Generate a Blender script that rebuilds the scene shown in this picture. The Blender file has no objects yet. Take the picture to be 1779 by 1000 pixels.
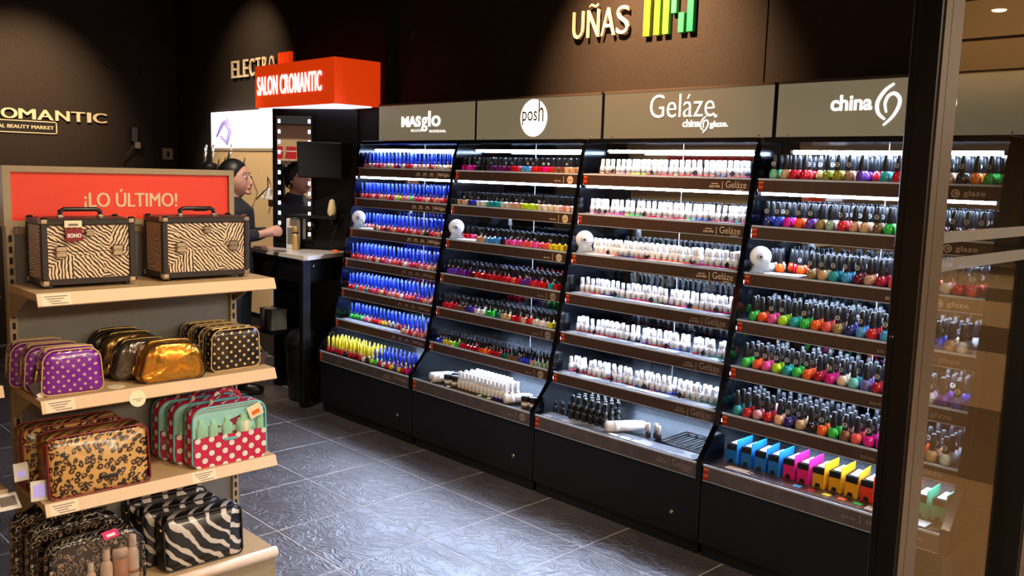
import bpy, math, random
from mathutils import Vector, Matrix, noise as mnoise
random.seed(7)
S = bpy.context.scene
C = bpy.context.scene.collection
PI = math.pi

# ------------------------------------------------------------------ camera
YAW, PIT, ROL = 0.7988, 0.1291, 0.0281
FPX = 1550.82
cyw, syw, cpt, spt = math.cos(YAW), math.sin(YAW), math.cos(PIT), math.sin(PIT)
fwd = Vector((-syw*cpt, cyw*cpt, -spt)); rgt = Vector((cyw, syw, 0)); upv = rgt.cross(fwd)
r2 = rgt*math.cos(ROL) + upv*math.sin(ROL); u2 = -rgt*math.sin(ROL) + upv*math.cos(ROL)
cam = bpy.data.cameras.new('camera'); camo = bpy.data.objects.new('camera', cam); C.objects.link(camo)
m3 = Matrix((r2, u2, -fwd)).transposed()
camo.matrix_world = Matrix.Translation((5.059, -3.639, 1.62)) @ m3.to_4x4()
cam.sensor_width = 36.0; cam.lens = FPX*36.0/1779.0; cam.clip_start = 0.05; cam.clip_end = 200
S.camera = camo
# ------------------------------------------------------------------ view, world
S.view_settings.view_transform = 'Standard'; S.view_settings.look = 'None'
S.view_settings.gamma = 1.0; S.view_settings.use_curve_mapping = False
S.view_settings.exposure = 0.0
S.cycles.use_denoising = True
S.cycles.caustics_reflective = False; S.cycles.caustics_refractive = False
S.cycles.max_bounces = 8; S.cycles.sample_clamp_indirect = 4.0
W = bpy.data.worlds.new('world'); S.world = W; W.use_nodes = True
W.node_tree.nodes['Background'].inputs[0].default_value = (0.9, 0.75, 0.6, 1)
W.node_tree.nodes['Background'].inputs[1].default_value = 0.06

def spot(name, loc, target, power, angle, blend, col, rad=0.05):
    l = bpy.data.lights.new(name, 'SPOT'); l.energy = power; l.spot_size = math.radians(angle); l.spot_blend = blend
    l.color = col; l.shadow_soft_size = rad
    o = bpy.data.objects.new(name, l); C.objects.link(o); o.location = loc
    o.rotation_euler = (Vector(target)-Vector(loc)).to_track_quat('-Z', 'Y').to_euler()
    return o
def area(name, loc, target, power, sx, sy, col):
    l = bpy.data.lights.new(name, 'AREA'); l.energy = power; l.shape = 'RECTANGLE'; l.size = sx; l.size_y = sy; l.color = col
    o = bpy.data.objects.new(name, l); C.objects.link(o); o.location = loc
    o.rotation_euler = (Vector(target)-Vector(loc)).to_track_quat('-Z', 'Y').to_euler()
    return o
WARM = (1.0, 0.74, 0.48); NEUT = (1.0, 0.88, 0.74); COOL = (0.80, 0.90, 1.0)
# shop ceiling spots, some of them added as unseen fill
spot('ceiling_or_fill_spot', (2.14, -0.78, 3.12), (2.16, 0.13, 2.16), 620, 70, 1.0, (1.0, 0.60, 0.32), 0.03)       # on the word over the displays
spot('ceiling_or_fill_spot', (-2.25, -1.35, 3.12), (-3.53, -1.22, 2.06), 300, 62, 1.0, (1.0, 0.68, 0.40), 0.03)     # back wall name
spot('ceiling_or_fill_spot', (-1.75, -0.62, 3.05), (-2.0, 0.13, 2.35), 60, 80, 1.0, WARM, 0.03)        # small sign
spot('ceiling_or_fill_spot', (3.55, -1.62, 3.05), (2.0, -2.45, 0.95), 135, 46, 0.6, (1.0, 0.80, 0.58), 0.04)   # gondola
spot('ceiling_or_fill_spot', (3.75, -2.35, 3.05), (2.0, -2.40, 0.6), 70, 44, 0.7, (1.0, 0.80, 0.58), 0.04)
spot('ceiling_or_fill_spot', (0.9, -2.2, 3.05), (0.9, -1.6, 0), 40, 70, 0.8, NEUT, 0.06)
spot('ceiling_or_fill_spot', (-1.5, -1.7, 3.05), (-1.9, 0.0, 1.3), 260, 60, 0.8, NEUT, 0.06)
spot('ceiling_or_fill_spot', (1.1, -2.3, 3.10), (1.1, -0.45, 0.75), 130, 58, 0.8, NEUT, 0.08)  # unseen aisle fill, added to brighten the lips and bases
spot('ceiling_or_fill_spot', (3.0, -2.3, 3.10), (3.0, -0.45, 0.75), 130, 58, 0.8, NEUT, 0.08)  # second unseen fill along the aisle, added like the one above
spot('ceiling_or_fill_spot', (-0.6, -3.4, 3.10), (-0.6, -5.1, 1.5), 160, 80, 0.9, NEUT, 0.08)  # added out of view to light the opposite shelving for the mirrors
spot('ceiling_or_fill_spot', (0.25, -1.45, 3.05), (-0.52, -0.52, 1.15), 210, 36, 0.8, NEUT, 0.05)   # added over the salon counter to brighten the woman's face and the worktop
# mall corridor: area lights added out of sight to brighten its floor and ceiling
area('mall_fill_light', (10.2, 4.0, 3.36), (10.2, 4.0, 0), 2300, 1.6, 18.0, (1.0, 0.82, 0.60))
area('mall_fill_light', (8.6, -6.0, 3.36), (8.6, -6.0, 0), 60, 3.0, 4.0, (1.0, 0.82, 0.60))

# ------------------------------------------------------------------ materials
def lin(c):
    return tuple(((x/255)/12.92 if x/255 <= 0.04045 else ((x/255+0.055)/1.055)**2.4) for x in c) + (1.0,)
class N:
    """tiny node helper"""
    def __init__(s, m): s.t = m.node_tree; s.n = s.t.nodes
    def add(s, typ, ins=None, **kw):
        n = s.n.new(typ)
        for k, v in kw.items(): setattr(n, k, v)
        for k, v in (ins or {}).items():
            if isinstance(v, bpy.types.NodeSocket): s.t.links.new(v, n.inputs[k])
            else: n.inputs[k].default_value = v
        return n
    def math(s, op, a, b=None, clamp=False):
        d = {0: a}
        if b is not None: d[1] = b
        return s.add('ShaderNodeMath', d, operation=op, use_clamp=clamp).outputs[0]
    def ramp(s, fac, stops, interp='LINEAR'):
        n = s.add('ShaderNodeValToRGB', {0: fac}); r = n.color_ramp; r.interpolation = interp
        while len(r.elements) < len(stops): r.elements.new(0.5)
        for e, (p, c) in zip(r.elements, stops): e.position = p; e.color = c
        return n.outputs[0]
    def mix(s, fac, a, b):
        n = s.add('ShaderNodeMix', data_type='RGBA')
        for i, v in ((0, fac), (6, a), (7, b)):
            if isinstance(v, bpy.types.NodeSocket): s.t.links.new(v, n.inputs[i])
            else: n.inputs[i].default_value = v
        return n.outputs[2]
    def obj(s): return s.add('ShaderNodeTexCoord').outputs['Object']
MATS = {}
def mat(name, col=(128, 128, 128), rough=0.5, metal=0.0, spec=0.5, emit=None, es=0.0, coat=0.0, alpha=1.0, trans=0.0, grain=0.0, gscale=40):
    if name in MATS: return MATS[name]
    m = bpy.data.materials.new(name); m.use_nodes = True; b = m.node_tree.nodes['Principled BSDF']
    c = lin(col)
    b.inputs['Base Color'].default_value = c; b.inputs['Roughness'].default_value = rough
    b.inputs['Metallic'].default_value = metal; b.inputs['Specular IOR Level'].default_value = spec
    b.inputs['Coat Weight'].default_value = coat; b.inputs['Alpha'].default_value = alpha
    b.inputs['Transmission Weight'].default_value = trans
    if emit: b.inputs['Emission Color'].default_value = lin(emit); b.inputs['Emission Strength'].default_value = es
    if grain:
        n = N(m); t = n.add('ShaderNodeTexNoise', {'Vector': n.obj(), 'Scale': gscale, 'Detail': 4.0}).outputs['Fac']
        f = n.add('ShaderNodeMapRange', {0: t, 1: 0.3, 2: 0.7, 3: 1-grain, 4: 1+grain}).outputs[0]
        h = n.add('ShaderNodeHueSaturation', {'Value': f, 'Color': c}).outputs[0]
        m.node_tree.links.new(h, b.inputs['Base Color'])
        bp = n.add('ShaderNodeBump', {'Strength': 0.15*min(1, grain*4), 'Distance': 0.004, 'Height': t}).outputs[0]
        m.node_tree.links.new(bp, b.inputs['Normal'])
    MATS[name] = m; return m
def bsdf(m): return m.node_tree.nodes['Principled BSDF']
def setcol(m, sock): m.node_tree.links.new(sock, bsdf(m).inputs['Base Color'])

mat('wall_paint', (50, 42, 36), 0.75, spec=0.2, grain=0.12, gscale=60)
mat('wall_dark', (30, 26, 25), 0.7, spec=0.2, grain=0.1)
mat('ceiling_paint', (22, 20, 19), 0.8, spec=0.1, grain=0.1)
mat('black_panel', (15, 15, 17), 0.34, spec=0.35, grain=0.08)
mat('black_gloss', (8, 9, 12), 0.10, spec=0.5, grain=0.05)
mat('base_black', (20, 21, 25), 0.42, spec=0.35, grain=0.12, gscale=120)
mat('black_plastic', (16, 16, 17), 0.35, grain=0.05)
mat('black_matte', (12, 12, 12), 0.7, grain=0.08)
mat('chrome', (205, 205, 205), 0.18, metal=1.0, grain=0.03)
mat('brass', (190, 160, 95), 0.28, metal=1.0, grain=0.05)
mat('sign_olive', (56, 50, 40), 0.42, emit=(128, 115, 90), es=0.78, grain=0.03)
mat('sign_edge', (74, 60, 48), 0.5, grain=0.05)
mat('lip_brown', (74, 54, 44), 0.22, spec=0.5, grain=0.10, gscale=25)
mat('tray_lip', (116, 102, 96), 0.10, metal=0.5, spec=0.7, grain=0.16, gscale=18)
mat('acrylic_edge', (205, 212, 222), 0.12, spec=0.8, grain=0.03)
mat('shelf_black', (34, 35, 38), 0.25, grain=0.05)
mat('mirror_dark', (150, 158, 162), 0.03, metal=1.0)
mat('mirror', (225, 228, 230), 0.01, metal=1.0)
mat('tube_light', (255, 255, 255), 0.4, emit=(200, 219, 255), es=112.0)
mat('tube_cap', (190, 190, 195), 0.4, grain=0.03)
mat('letter_lit', (255, 255, 255), 0.4, emit=(255, 246, 236), es=1.15)
mat('letter_cream', (236, 214, 176), 0.4, grain=0.02)
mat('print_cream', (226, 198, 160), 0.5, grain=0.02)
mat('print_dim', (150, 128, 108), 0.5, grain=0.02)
mat('print_dark', (60, 48, 44), 0.6, grain=0.02)
mat('print_grey', (120, 110, 104), 0.6, grain=0.02)
mat('paper', (238, 236, 230), 0.6, grain=0.02)
mat('price_paper', (240, 218, 186), 0.55, grain=0.02)
mat('tape_white', (240, 240, 240), 0.4, grain=0.02)
mat('clear_acrylic', (205, 215, 220), 0.08, spec=0.7, alpha=0.35)
mat('card_grey', (104, 106, 110), 0.45, grain=0.04)
mat('gondola_metal', (158, 140, 110), 0.5, grain=0.03)
mat('gondola_back', (118, 116, 110), 0.6, grain=0.05)
mat('gondola_shelf', (196, 164, 120), 0.45, grain=0.04)
mat('gondola_lip', (222, 192, 156), 0.4, grain=0.02)
mat('gondola_red', (232, 60, 34), 0.5, grain=0.03)
mat('slot_black', (14, 12, 12), 0.8, grain=0.02)
mat('orange_box', (228, 66, 12), 0.4, emit=(228, 60, 8), es=0.7, grain=0.03)
mat('lightbox', (255, 255, 255), 0.4, emit=(236, 232, 255), es=1.5)
mat('white_top', (226, 214, 204), 0.18, spec=0.6, grain=0.02)
mat('beige_panel', (205, 172, 124), 0.6, grain=0.05)
mat('skin', (196, 140, 112), 0.5, grain=0.04)
mat('hair', (16, 12, 11), 0.45, spec=0.3, grain=0.2, gscale=90)
mat('black_cloth', (17, 17, 20), 0.8, grain=0.15, gscale=160)
mat('eye_white', (225, 220, 212), 0.3, grain=0.02)
mat('lip_skin', (160, 82, 78), 0.45, grain=0.02)
mat('post_black', (14, 14, 15), 0.35, grain=0.06)
mat('post_bronze', (58, 46, 36), 0.45, metal=0.0, grain=0.06)
mat('mall_ceiling', (238, 226, 204), 0.8, grain=0.04)
mat('mall_slot', (24, 22, 22), 0.6, grain=0.03)
mat('mall_lamp', (255, 240, 210), 0.5, emit=(255, 226, 176), es=9.0)
mat('mall_wall', (140, 122, 96), 0.7, grain=0.05)
mat('frost_strip', (120, 122, 122), 0.6, alpha=0.6, grain=0.02)
mat('cap_blue', (24, 58, 196), 0.22, spec=0.6, grain=0.02)
mat('cap_yellow', (206, 190, 36), 0.28, spec=0.5, grain=0.02)
mat('cap_black', (18, 19, 20), 0.22, spec=0.6, grain=0.02)
mat('cap_charcoal', (28, 30, 33), 0.32, spec=0.6, grain=0.04)
mat('cap_white', (240, 242, 245), 0.3, grain=0.02)
mat('emblem', (226, 224, 216), 0.3, grain=0.02)
mat('jar_lid', (24, 24, 26), 0.3, grain=0.03)
mat('wire', (70, 66, 62), 0.4, metal=0.6, grain=0.03)
mat('red_dark', (122, 18, 20), 0.28, coat=0.4, grain=0.08)
mat('case_black', (34, 26, 24), 0.45, grain=0.1)
mat('gold_piping', (206, 172, 116), 0.3, grain=0.03)
mat('tag_cream', (240, 228, 190), 0.5, grain=0.02)
mat('tag_dark', (52, 40, 40), 0.5, grain=0.04)
mat('tag_red', (128, 22, 30), 0.5, grain=0.04)
mat('tag_magenta', (214, 24, 110), 0.4, grain=0.04)
mat('teal_piping', (112, 190, 192), 0.35, grain=0.03)
mat('foam', (226, 200, 150), 0.7, grain=0.06)
mat('orange_plastic', (240, 110, 30), 0.4, grain=0.03)
mat('white_bottle', (232, 226, 218), 0.35, grain=0.02)
mat('tan_polish', (190, 150, 118), 0.3, grain=0.04)
mat('gold_bottle', (214, 178, 112), 0.3, metal=0.4, grain=0.03)
mat('red_box', (190, 18, 22), 0.4, grain=0.05)
mat('purple_print', (150, 140, 190), 0.5, emit=(168, 152, 214), es=0.7)
mat('pale_print', (216, 214, 236), 0.5, emit=(222, 218, 240), es=0.8)
mat('grey_wall_panel', (182, 178, 172), 0.5, grain=0.03)
mat('switch_plate', (176, 160, 140), 0.5, grain=0.03)

# object-coloured polish
def polish(name, vcol=False):
    m = mat(name, (200, 60, 60), 0.14, coat=0.6); n = N(m)
    if vcol: s = n.add('ShaderNodeVertexColor', layer_name='Col').outputs[0]
    else: s = n.add('ShaderNodeObjectInfo').outputs['Color']
    t = n.add('ShaderNodeTexNoise', {'Vector': n.obj(), 'Scale': 90.0}).outputs['Fac']
    f = n.add('ShaderNodeMapRange', {0: t, 1: 0.3, 2: 0.7, 3: 0.86, 4: 1.12}).outputs[0]
    setcol(m, n.add('ShaderNodeHueSaturation', {'Value': f, 'Color': s}).outputs[0]); return m
polish('polish'); polish('polish_many', True)
def many_plain(name, src):
    return mat(name)

# glass of the shop front
def glass(name, tint, fres=1.5):
    m = bpy.data.materials.new(name); m.use_nodes = True; n = N(m); t = m.node_tree
    for x in list(t.nodes): t.nodes.remove(x)
    out = n.add('ShaderNodeOutputMaterial'); tr = n.add('ShaderNodeBsdfTransparent', {'Color': tint})
    gl = n.add('ShaderNodeBsdfGlossy', {'Roughness': 0.0, 'Color': (1, 1, 1, 1)})
    fc = n.add('ShaderNodeLayerWeight', {'Blend': 0.5}).outputs['Facing']      # Schlick, the same from both sides of the pane
    f0 = ((fres-1)/(fres+1))**2
    fr = n.math('ADD', n.math('MULTIPLY', n.math('POWER', fc, 5.0), 1-f0), f0)
    mx = n.add('ShaderNodeMixShader', {0: fr, 1: tr.outputs[0], 2: gl.outputs[0]})
    t.links.new(mx.outputs[0], out.inputs[0]); MATS[name] = m; return m
glass('shop_glass', (0.93, 0.95, 0.94, 1)); glass('clear_vinyl', (0.90, 0.83, 0.78, 1), 1.45); glass('teal_vinyl', (0.80, 0.97, 0.97, 1), 1.45)

# slate tiles
m = mat('slate', (74, 68, 70), 0.3, spec=0.9); n = N(m)
oi = n.add('ShaderNodeObjectInfo'); geo = n.add('ShaderNodeNewGeometry').outputs['Position']
w = n.add('ShaderNodeTexNoise', {'Vector': geo, 'Scale': 3.0, 'Detail': 3.0}).outputs['Color']
vec = n.add('ShaderNodeVectorMath', {0: geo, 1: n.add('ShaderNodeVectorMath', {0: w, 3: 0.35}, operation='SCALE').outputs[0]}, operation='ADD').outputs[0]
vec = n.add('ShaderNodeMapping', {'Vector': vec, 'Scale': (1.0, 2.4, 1.0), 'Rotation': (0, 0, 0.35)}).outputs[0]
h1 = n.add('ShaderNodeTexNoise', {'Vector': vec, 'Scale': 7.0, 'Detail': 7.0, 'Roughness': 0.62}).outputs['Fac']
h2 = n.add('ShaderNodeTexWave', {'Vector': vec, 'Scale': 5.0, 'Distortion': 14.0, 'Detail': 4.0, 'Detail Scale': 1.6}).outputs['Fac']
hh = n.math('ADD', n.math('MULTIPLY', h1, 1.0), n.math('MULTIPLY', n.math('POWER', h2, 3.0), 0.22))
bp = n.add('ShaderNodeBump', {'Strength': 0.5, 'Distance': 0.014, 'Height': hh}).outputs[0]
m.node_tree.links.new(bp, bsdf(m).inputs['Normal'])
setcol(m, n.mix(h1, lin((56, 47, 46)), lin((88, 78, 77))))
bsdf(m).inputs['IOR'].default_value = 1.85
m.node_tree.links.new(n.add('ShaderNodeMapRange', {0: h1, 1: 0.3, 2: 0.7, 3: 0.36, 4: 0.50}).outputs[0], bsdf(m).inputs['Roughness'])
mat('grout', (198, 188, 180), 0.8, grain=0.08)
# mall floor: large polished slabs
m = mat('mall_stone', (150, 124, 92), 0.14, spec=0.5); n = N(m); geo = n.add('ShaderNodeNewGeometry').outputs['Position']
nz = n.add('ShaderNodeTexNoise', {'Vector': geo, 'Scale': 60.0, 'Detail': 5.0}).outputs['Fac']
y = n.add('ShaderNodeSeparateXYZ', {0: geo}).outputs[1]
band = n.math('GREATER_THAN', n.math('FRACT', n.math('DIVIDE', n.math('ADD', y, 0.9), 4.2)), 0.58)
base = n.mix(band, lin((160, 132, 98)), lin((96, 76, 56)))
setcol(m, n.add('ShaderNodeHueSaturation', {'Value': n.add('ShaderNodeMapRange', {0: nz, 1: 0.3, 2: 0.7, 3: 0.88, 4: 1.12}).outputs[0], 'Color': base}).outputs[0])

def uv_sheet(n):   # coordinate that runs round a bag: (y + x, z)
    sx = n.add('ShaderNodeSeparateXYZ', {0: n.obj()})
    return n.math('ADD', sx.outputs[1], sx.outputs[0]), sx.outputs[2]
def dots(name, ground, dot, pitch, rad, rough=0.25, coat=0.5, ring=None):
    m = mat(name, ground, rough, coat=coat); n = N(m); u, v = uv_sheet(n)
    p = n.math('DIVIDE', n.math('ADD', u, v), pitch); q = n.math('DIVIDE', n.math('SUBTRACT', v, u), pitch)
    a = n.math('SUBTRACT', n.math('FRACT', p), 0.5); b = n.math('SUBTRACT', n.math('FRACT', q), 0.5)
    d = n.math('SQRT', n.math('ADD', n.math('MULTIPLY', a, a), n.math('MULTIPLY', b, b)))
    col = n.mix(n.math('LESS_THAN', d, rad), lin(ground), lin(dot))
    if ring:
        col = n.mix(n.math('LESS_THAN', d, rad*1.22), lin(ground), lin(ring)); col = n.mix(n.math('LESS_THAN', d, rad), col, lin(dot))
    nz = n.add('ShaderNodeTexNoise', {'Vector': n.obj(), 'Scale': 16.0, 'Detail': 3.0}).outputs['Fac']
    m.node_tree.links.new(n.add('ShaderNodeBump', {'Strength': 0.5, 'Distance': 0.01, 'Height': nz}).outputs[0], bsdf(m).inputs['Normal'])
    setcol(m, col); return m
dots('purple_dots', (122, 30, 158), (216, 180, 160), 0.031, 0.20)
dots('black_dots', (26, 20, 18), (222, 196, 140), 0.034, 0.20)
dots('pink_dots', (206, 30, 76), (240, 228, 214), 0.050, 0.30, 0.5, 0.0, ring=(110, 20, 56))
def metallic(name, col):
    m = mat(name, col, 0.24, metal=0.85); n = N(m)
    nz = n.add('ShaderNodeTexNoise', {'Vector': n.obj(), 'Scale': 9.0, 'Detail': 3.0, 'Distortion': 1.0}).outputs['Fac']
    m.node_tree.links.new(n.add('ShaderNodeBump', {'Strength': 0.7, 'Distance': 0.02, 'Height': nz}).outputs[0], bsdf(m).inputs['Normal']); return m
metallic('gold_leatherette', (224, 158, 62)); metallic('bronze_leatherette', (150, 122, 74)); metallic('gunmetal_leatherette', (120, 112, 104)); metallic('dark_leatherette', (64, 58, 52))
def zebra(name, dark, light, scale, thr, dist, rough=0.4, coat=0.0, det=2.0, rot=0.5):
    m = mat(name, dark, rough, coat=coat); n = N(m); u, v = uv_sheet(n)
    cx = n.add('ShaderNodeCombineXYZ', {0: u, 1: v}).outputs[0]
    big = n.add('ShaderNodeTexVoronoi', {'Vector': cx, 'Scale': 7.0*scale/30}).outputs['Color']
    ang = n.math('MULTIPLY', n.add('ShaderNodeSeparateColor', {0: big}).outputs[0], rot)
    rv = n.add('ShaderNodeVectorRotate', {'Vector': cx, 'Angle': n.math('ADD', ang, 1.2)}, rotation_type='Z_AXIS').outputs[0]
    wv = n.add('ShaderNodeTexWave', {'Vector': rv, 'Scale': scale, 'Distortion': dist, 'Detail': det, 'Detail Scale': 1.2}).outputs['Fac']
    setcol(m, n.mix(n.math('GREATER_THAN', wv, thr), lin(dark), lin(light))); return m
zebra('zebra_small', (30, 20, 20), (236, 206, 170), 30, 0.42, 5.0, rot=2.6)
zebra('zebra_big', (18, 17, 20), (206, 196, 184), 7.0, 0.76, 6.0, 0.3, 0.4, rot=1.6)
def leopard(name, ground, mid, spot_c, scale, rough=0.3, coat=0.3, o=0.50, i=0.22):
    m = mat(name, ground, rough, coat=coat); n = N(m); u, v = uv_sheet(n)
    cx = n.add('ShaderNodeCombineXYZ', {0: u, 1: v}).outputs[0]
    wz = n.add('ShaderNodeTexNoise', {'Vector': cx, 'Scale': scale*1.3, 'Detail': 2.0}).outputs['Color']
    cv = n.add('ShaderNodeVectorMath', {0: cx, 1: n.add('ShaderNodeVectorMath', {0: wz, 3: 0.6/scale}, operation='SCALE').outputs[0]}, operation='ADD').outputs[0]
    d = n.add('ShaderNodeTexVoronoi', {'Vector': cv, 'Scale': scale, 'Randomness': 0.8}).outputs['Distance']
    gap = n.add('ShaderNodeTexNoise', {'Vector': cx, 'Scale': scale*2.2}).outputs['Fac']
    outer = n.math('LESS_THAN', d, o); inner = n.math('LESS_THAN', d, i)
    brk = n.math('GREATER_THAN', gap, 0.39)
    col = n.mix(n.math('MULTIPLY', outer, brk), lin(ground), lin(spot_c)); col = n.mix(inner, col, lin(mid))
    setcol(m, col); return m
leopard('leopard_tan', (206, 160, 92), (172, 116, 60), (36, 22, 16), 50)
leopard('leopard_dark', (22, 18, 17), (16, 13, 12), (196, 184, 164), 46, o=0.44, i=0.33)
# grey product card with rows of pale print
m = mat('card_printed', (96, 98, 103), 0.4); n = N(m); sx = n.add('ShaderNodeSeparateXYZ', {0: n.obj()})
ln = n.math('LESS_THAN', n.math('FRACT', n.math('DIVIDE', sx.outputs[1], 0.012)), 0.34)
wd = n.add('ShaderNodeTexNoise', {'Vector': n.obj(), 'Scale': 9.0, 'Detail': 0.0}, noise_dimensions='3D').outputs['Fac']
setcol(m, n.mix(n.math('MULTIPLY', ln, n.math('GREATER_THAN', wd, 0.54)), lin((96, 98, 103)), lin((220, 220, 222))))

# ------------------------------------------------------------------ mesh helpers
class B:
    def __init__(s): s.v = []; s.f = []; s.mi = []; s.sm = []; s.cur = 0; s.smooth = False
    def mark(s, mi=0, smooth=False): s.cur = mi; s.smooth = smooth; return s
    def add(s, vs, fs):
        o = len(s.v); s.v += [tuple(x) for x in vs]
        for f in fs: s.f.append(tuple(i+o for i in f)); s.mi.append(s.cur); s.sm.append(s.smooth)
        return s
    def box(s, a, b):
        (x0, y0, z0), (x1, y1, z1) = a, b
        return s.add([(x0,y0,z0),(x1,y0,z0),(x1,y1,z0),(x0,y1,z0),(x0,y0,z1),(x1,y0,z1),(x1,y1,z1),(x0,y1,z1)],
                     [(0,3,2,1),(4,5,6,7),(0,1,5,4),(1,2,6,5),(2,3,7,6),(3,0,4,7)])
    def bbox(s, a, b, r=0.004):      # box with chamfered edges
        (x0, y0, z0), (x1, y1, z1) = a, b
        r = min(r, (x1-x0)/2.2, (y1-y0)/2.2, (z1-z0)/2.2); vs = []; idx = {}
        for i, X in enumerate((x0, x1)):
            for j, Y in enumerate((y0, y1)):
                for k, Z in enumerate((z0, z1)):
                    sx, sy, sz = (1, -1)[i], (1, -1)[j], (1, -1)[k]
                    idx[i,j,k,0] = len(vs); vs.append((X, Y+sy*r, Z+sz*r))
                    idx[i,j,k,1] = len(vs); vs.append((X+sx*r, Y, Z+sz*r))
                    idx[i,j,k,2] = len(vs); vs.append((X+sx*r, Y+sy*r, Z))
        fs = []
        for a_ in range(2):
            sq = ((0,0),(1,0),(1,1),(0,1)) if a_ else ((0,0),(0,1),(1,1),(1,0))
            fs.append(tuple(idx[a_,j,k,0] for j, k in sq))
            sq2 = ((0,0),(0,1),(1,1),(1,0)) if a_ else ((0,0),(1,0),(1,1),(0,1))
            fs.append(tuple(idx[i,a_,k,1] for i, k in sq2))
            fs.append(tuple(idx[i,j,a_,2] for i, j in sq))
        for j in range(2):
            for k in range(2):
                q = (idx[0,j,k,1], idx[1,j,k,1], idx[1,j,k,2], idx[0,j,k,2]); fs.append(q if (j == k) == False else q[::-1])
                q = (idx[j,0,k,0], idx[j,1,k,0], idx[j,1,k,2], idx[j,0,k,2]); fs.append(q if j == k else q[::-1])
                q = (idx[j,k,0,0], idx[j,k,1,0], idx[j,k,1,1], idx[j,k,0,1]); fs.append(q if j != k else q[::-1])
        for i in range(2):
            for j in range(2):
                for k in range(2):
                    q = tuple(idx[i,j,k,t] for t in range(3)); fs.append(q if (i+j+k) % 2 else q[::-1])
        return s.add(vs, fs)
    def cyl(s, p0, p1, r0, r1=None, n=12, caps=True):
        r1 = r0 if r1 is None else r1; p0 = Vector(p0); p1 = Vector(p1); d = (p1-p0).normalized()
        a = d.orthogonal().normalized(); b = d.cross(a); vs = []
        for p, r in ((p0, r0), (p1, r1)):
            for i in range(n): t = 2*PI*i/n; vs.append(p + a*(r*math.cos(t)) + b*(r*math.sin(t)))
        fs = [(i, (i+1) % n, n+(i+1) % n, n+i) for i in range(n)]
        if caps: fs += [tuple(range(n))[::-1], tuple(range(n, 2*n))]
        return s.add(vs, fs)
    def lathe(s, prof, n=12, c=(0,0,0), sy=1.0):      # profile [(r, z)]
        vs = []; fs = []
        for r, z in prof:
            for i in range(n): t = 2*PI*(i+.5)/n; vs.append((c[0]+r*math.cos(t), c[1]+r*sy*math.sin(t), c[2]+z))
        for k in range(len(prof)-1):
            for i in range(n): fs.append((k*n+i, k*n+(i+1) % n, (k+1)*n+(i+1) % n, (k+1)*n+i))
        fs += [tuple(range(n))[::-1], tuple(range((len(prof)-1)*n, len(prof)*n))]
        return s.add(vs, fs)
    def prism(s, poly, axis, a, b):      # polygon in the two other axes, extruded along axis
        def P(p, t): q = list(p); q.insert(axis, t); return q
        n = len(poly); vs = [P(p, a) for p in poly] + [P(p, b) for p in poly]
        fs = [(i, (i+1) % n, n+(i+1) % n, n+i) for i in range(n)] + [tuple(range(n))[::-1], tuple(range(n, 2*n))]
        return s.add(vs, fs)
    def tube(s, pts, r, n=8, closed=False):
        pts = [Vector(p) for p in pts]; N_ = len(pts); vs = []; fs = []; up = None
        for i, p in enumerate(pts):
            a = pts[(i-1) % N_] if (closed or i) else p; b = pts[(i+1) % N_] if (closed or i < N_-1) else p
            d = (b-a).normalized()
            if up is None: up = d.orthogonal().normalized()
            up = (up - d*up.dot(d))
            up = up.normalized() if up.length > 1e-6 else d.orthogonal().normalized()
            w = d.cross(up)
            rr = r[i] if isinstance(r, (list, tuple)) else r
            for k in range(n): t = 2*PI*k/n; vs.append(p + up*(rr*math.cos(t)) + w*(rr*math.sin(t)))
        M = N_ if closed else N_-1
        for i in range(M):
            j = (i+1) % N_
            for k in range(n): fs.append((i*n+k, i*n+(k+1) % n, j*n+(k+1) % n, j*n+k))
        if not closed: fs += [tuple(range(n))[::-1], tuple(range((N_-1)*n, N_*n))]
        return s.add(vs, fs)
    def ring(s, c, r, w, ax=(0,-1,0), n=16, th=0.0006):    # flat ring facing ax
        c = Vector(c); d = Vector(ax).normalized(); a = Vector((1,0,0)) if abs(d.x) < .9 else Vector((0,1,0)); b = d.cross(a)
        vs = []
        for rr in (r-w, r):
            for i in range(n): t = 2*PI*i/n; vs.append(c + a*(rr*math.cos(t)) + b*(rr*math.sin(t)))
        return s.add(vs, [(i, n+i, n+(i+1) % n, (i+1) % n) for i in range(n)])
    def ball(s, c, r, n=12, m=8):
        rx, ry, rz = r if isinstance(r, (tuple, list)) else (r, r, r); vs = []; fs = []
        for j in range(1, m):
            p = PI*j/m
            for i in range(n): t = 2*PI*i/n; vs.append((c[0]+rx*math.sin(p)*math.cos(t), c[1]+ry*math.sin(p)*math.sin(t), c[2]-rz*math.cos(p)))
        for j in range(m-2):
            for i in range(n): fs.append((j*n+i, j*n+(i+1) % n, (j+1)*n+(i+1) % n, (j+1)*n+i))
        b = len(vs); vs += [(c[0], c[1], c[2]-rz), (c[0], c[1], c[2]+rz)]
        for i in range(n): fs.append((b, (i+1) % n, i)); fs.append((b+1, (m-2)*n+i, (m-2)*n+(i+1) % n))
        return s.add(vs, fs)
    def xf(s, M): s.v = [tuple(M @ Vector(p)) for p in s.v]; return s
    def mesh(s, name, mats, off=(0,0,0)):
        me = bpy.data.meshes.new(name)
        me.from_pydata([(p[0]-off[0], p[1]-off[1], p[2]-off[2]) for p in s.v], [], s.f)
        for mm in (mats if isinstance(mats, (list, tuple)) else [mats]): me.materials.append(MATS[mm])
        me.polygons.foreach_set('material_index', s.mi); me.polygons.foreach_set('use_smooth', s.sm)
        me.update(); return me
    def build(s, name, mats, parent=None, off=None):
        if off is None: off = parent['_o'] if parent is not None and '_o' in parent else (0,0,0)
        me = s.mesh(name, mats, off); o = bpy.data.objects.new(name, me); C.objects.link(o)
        if parent is not None: o.parent = parent
        return o
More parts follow.
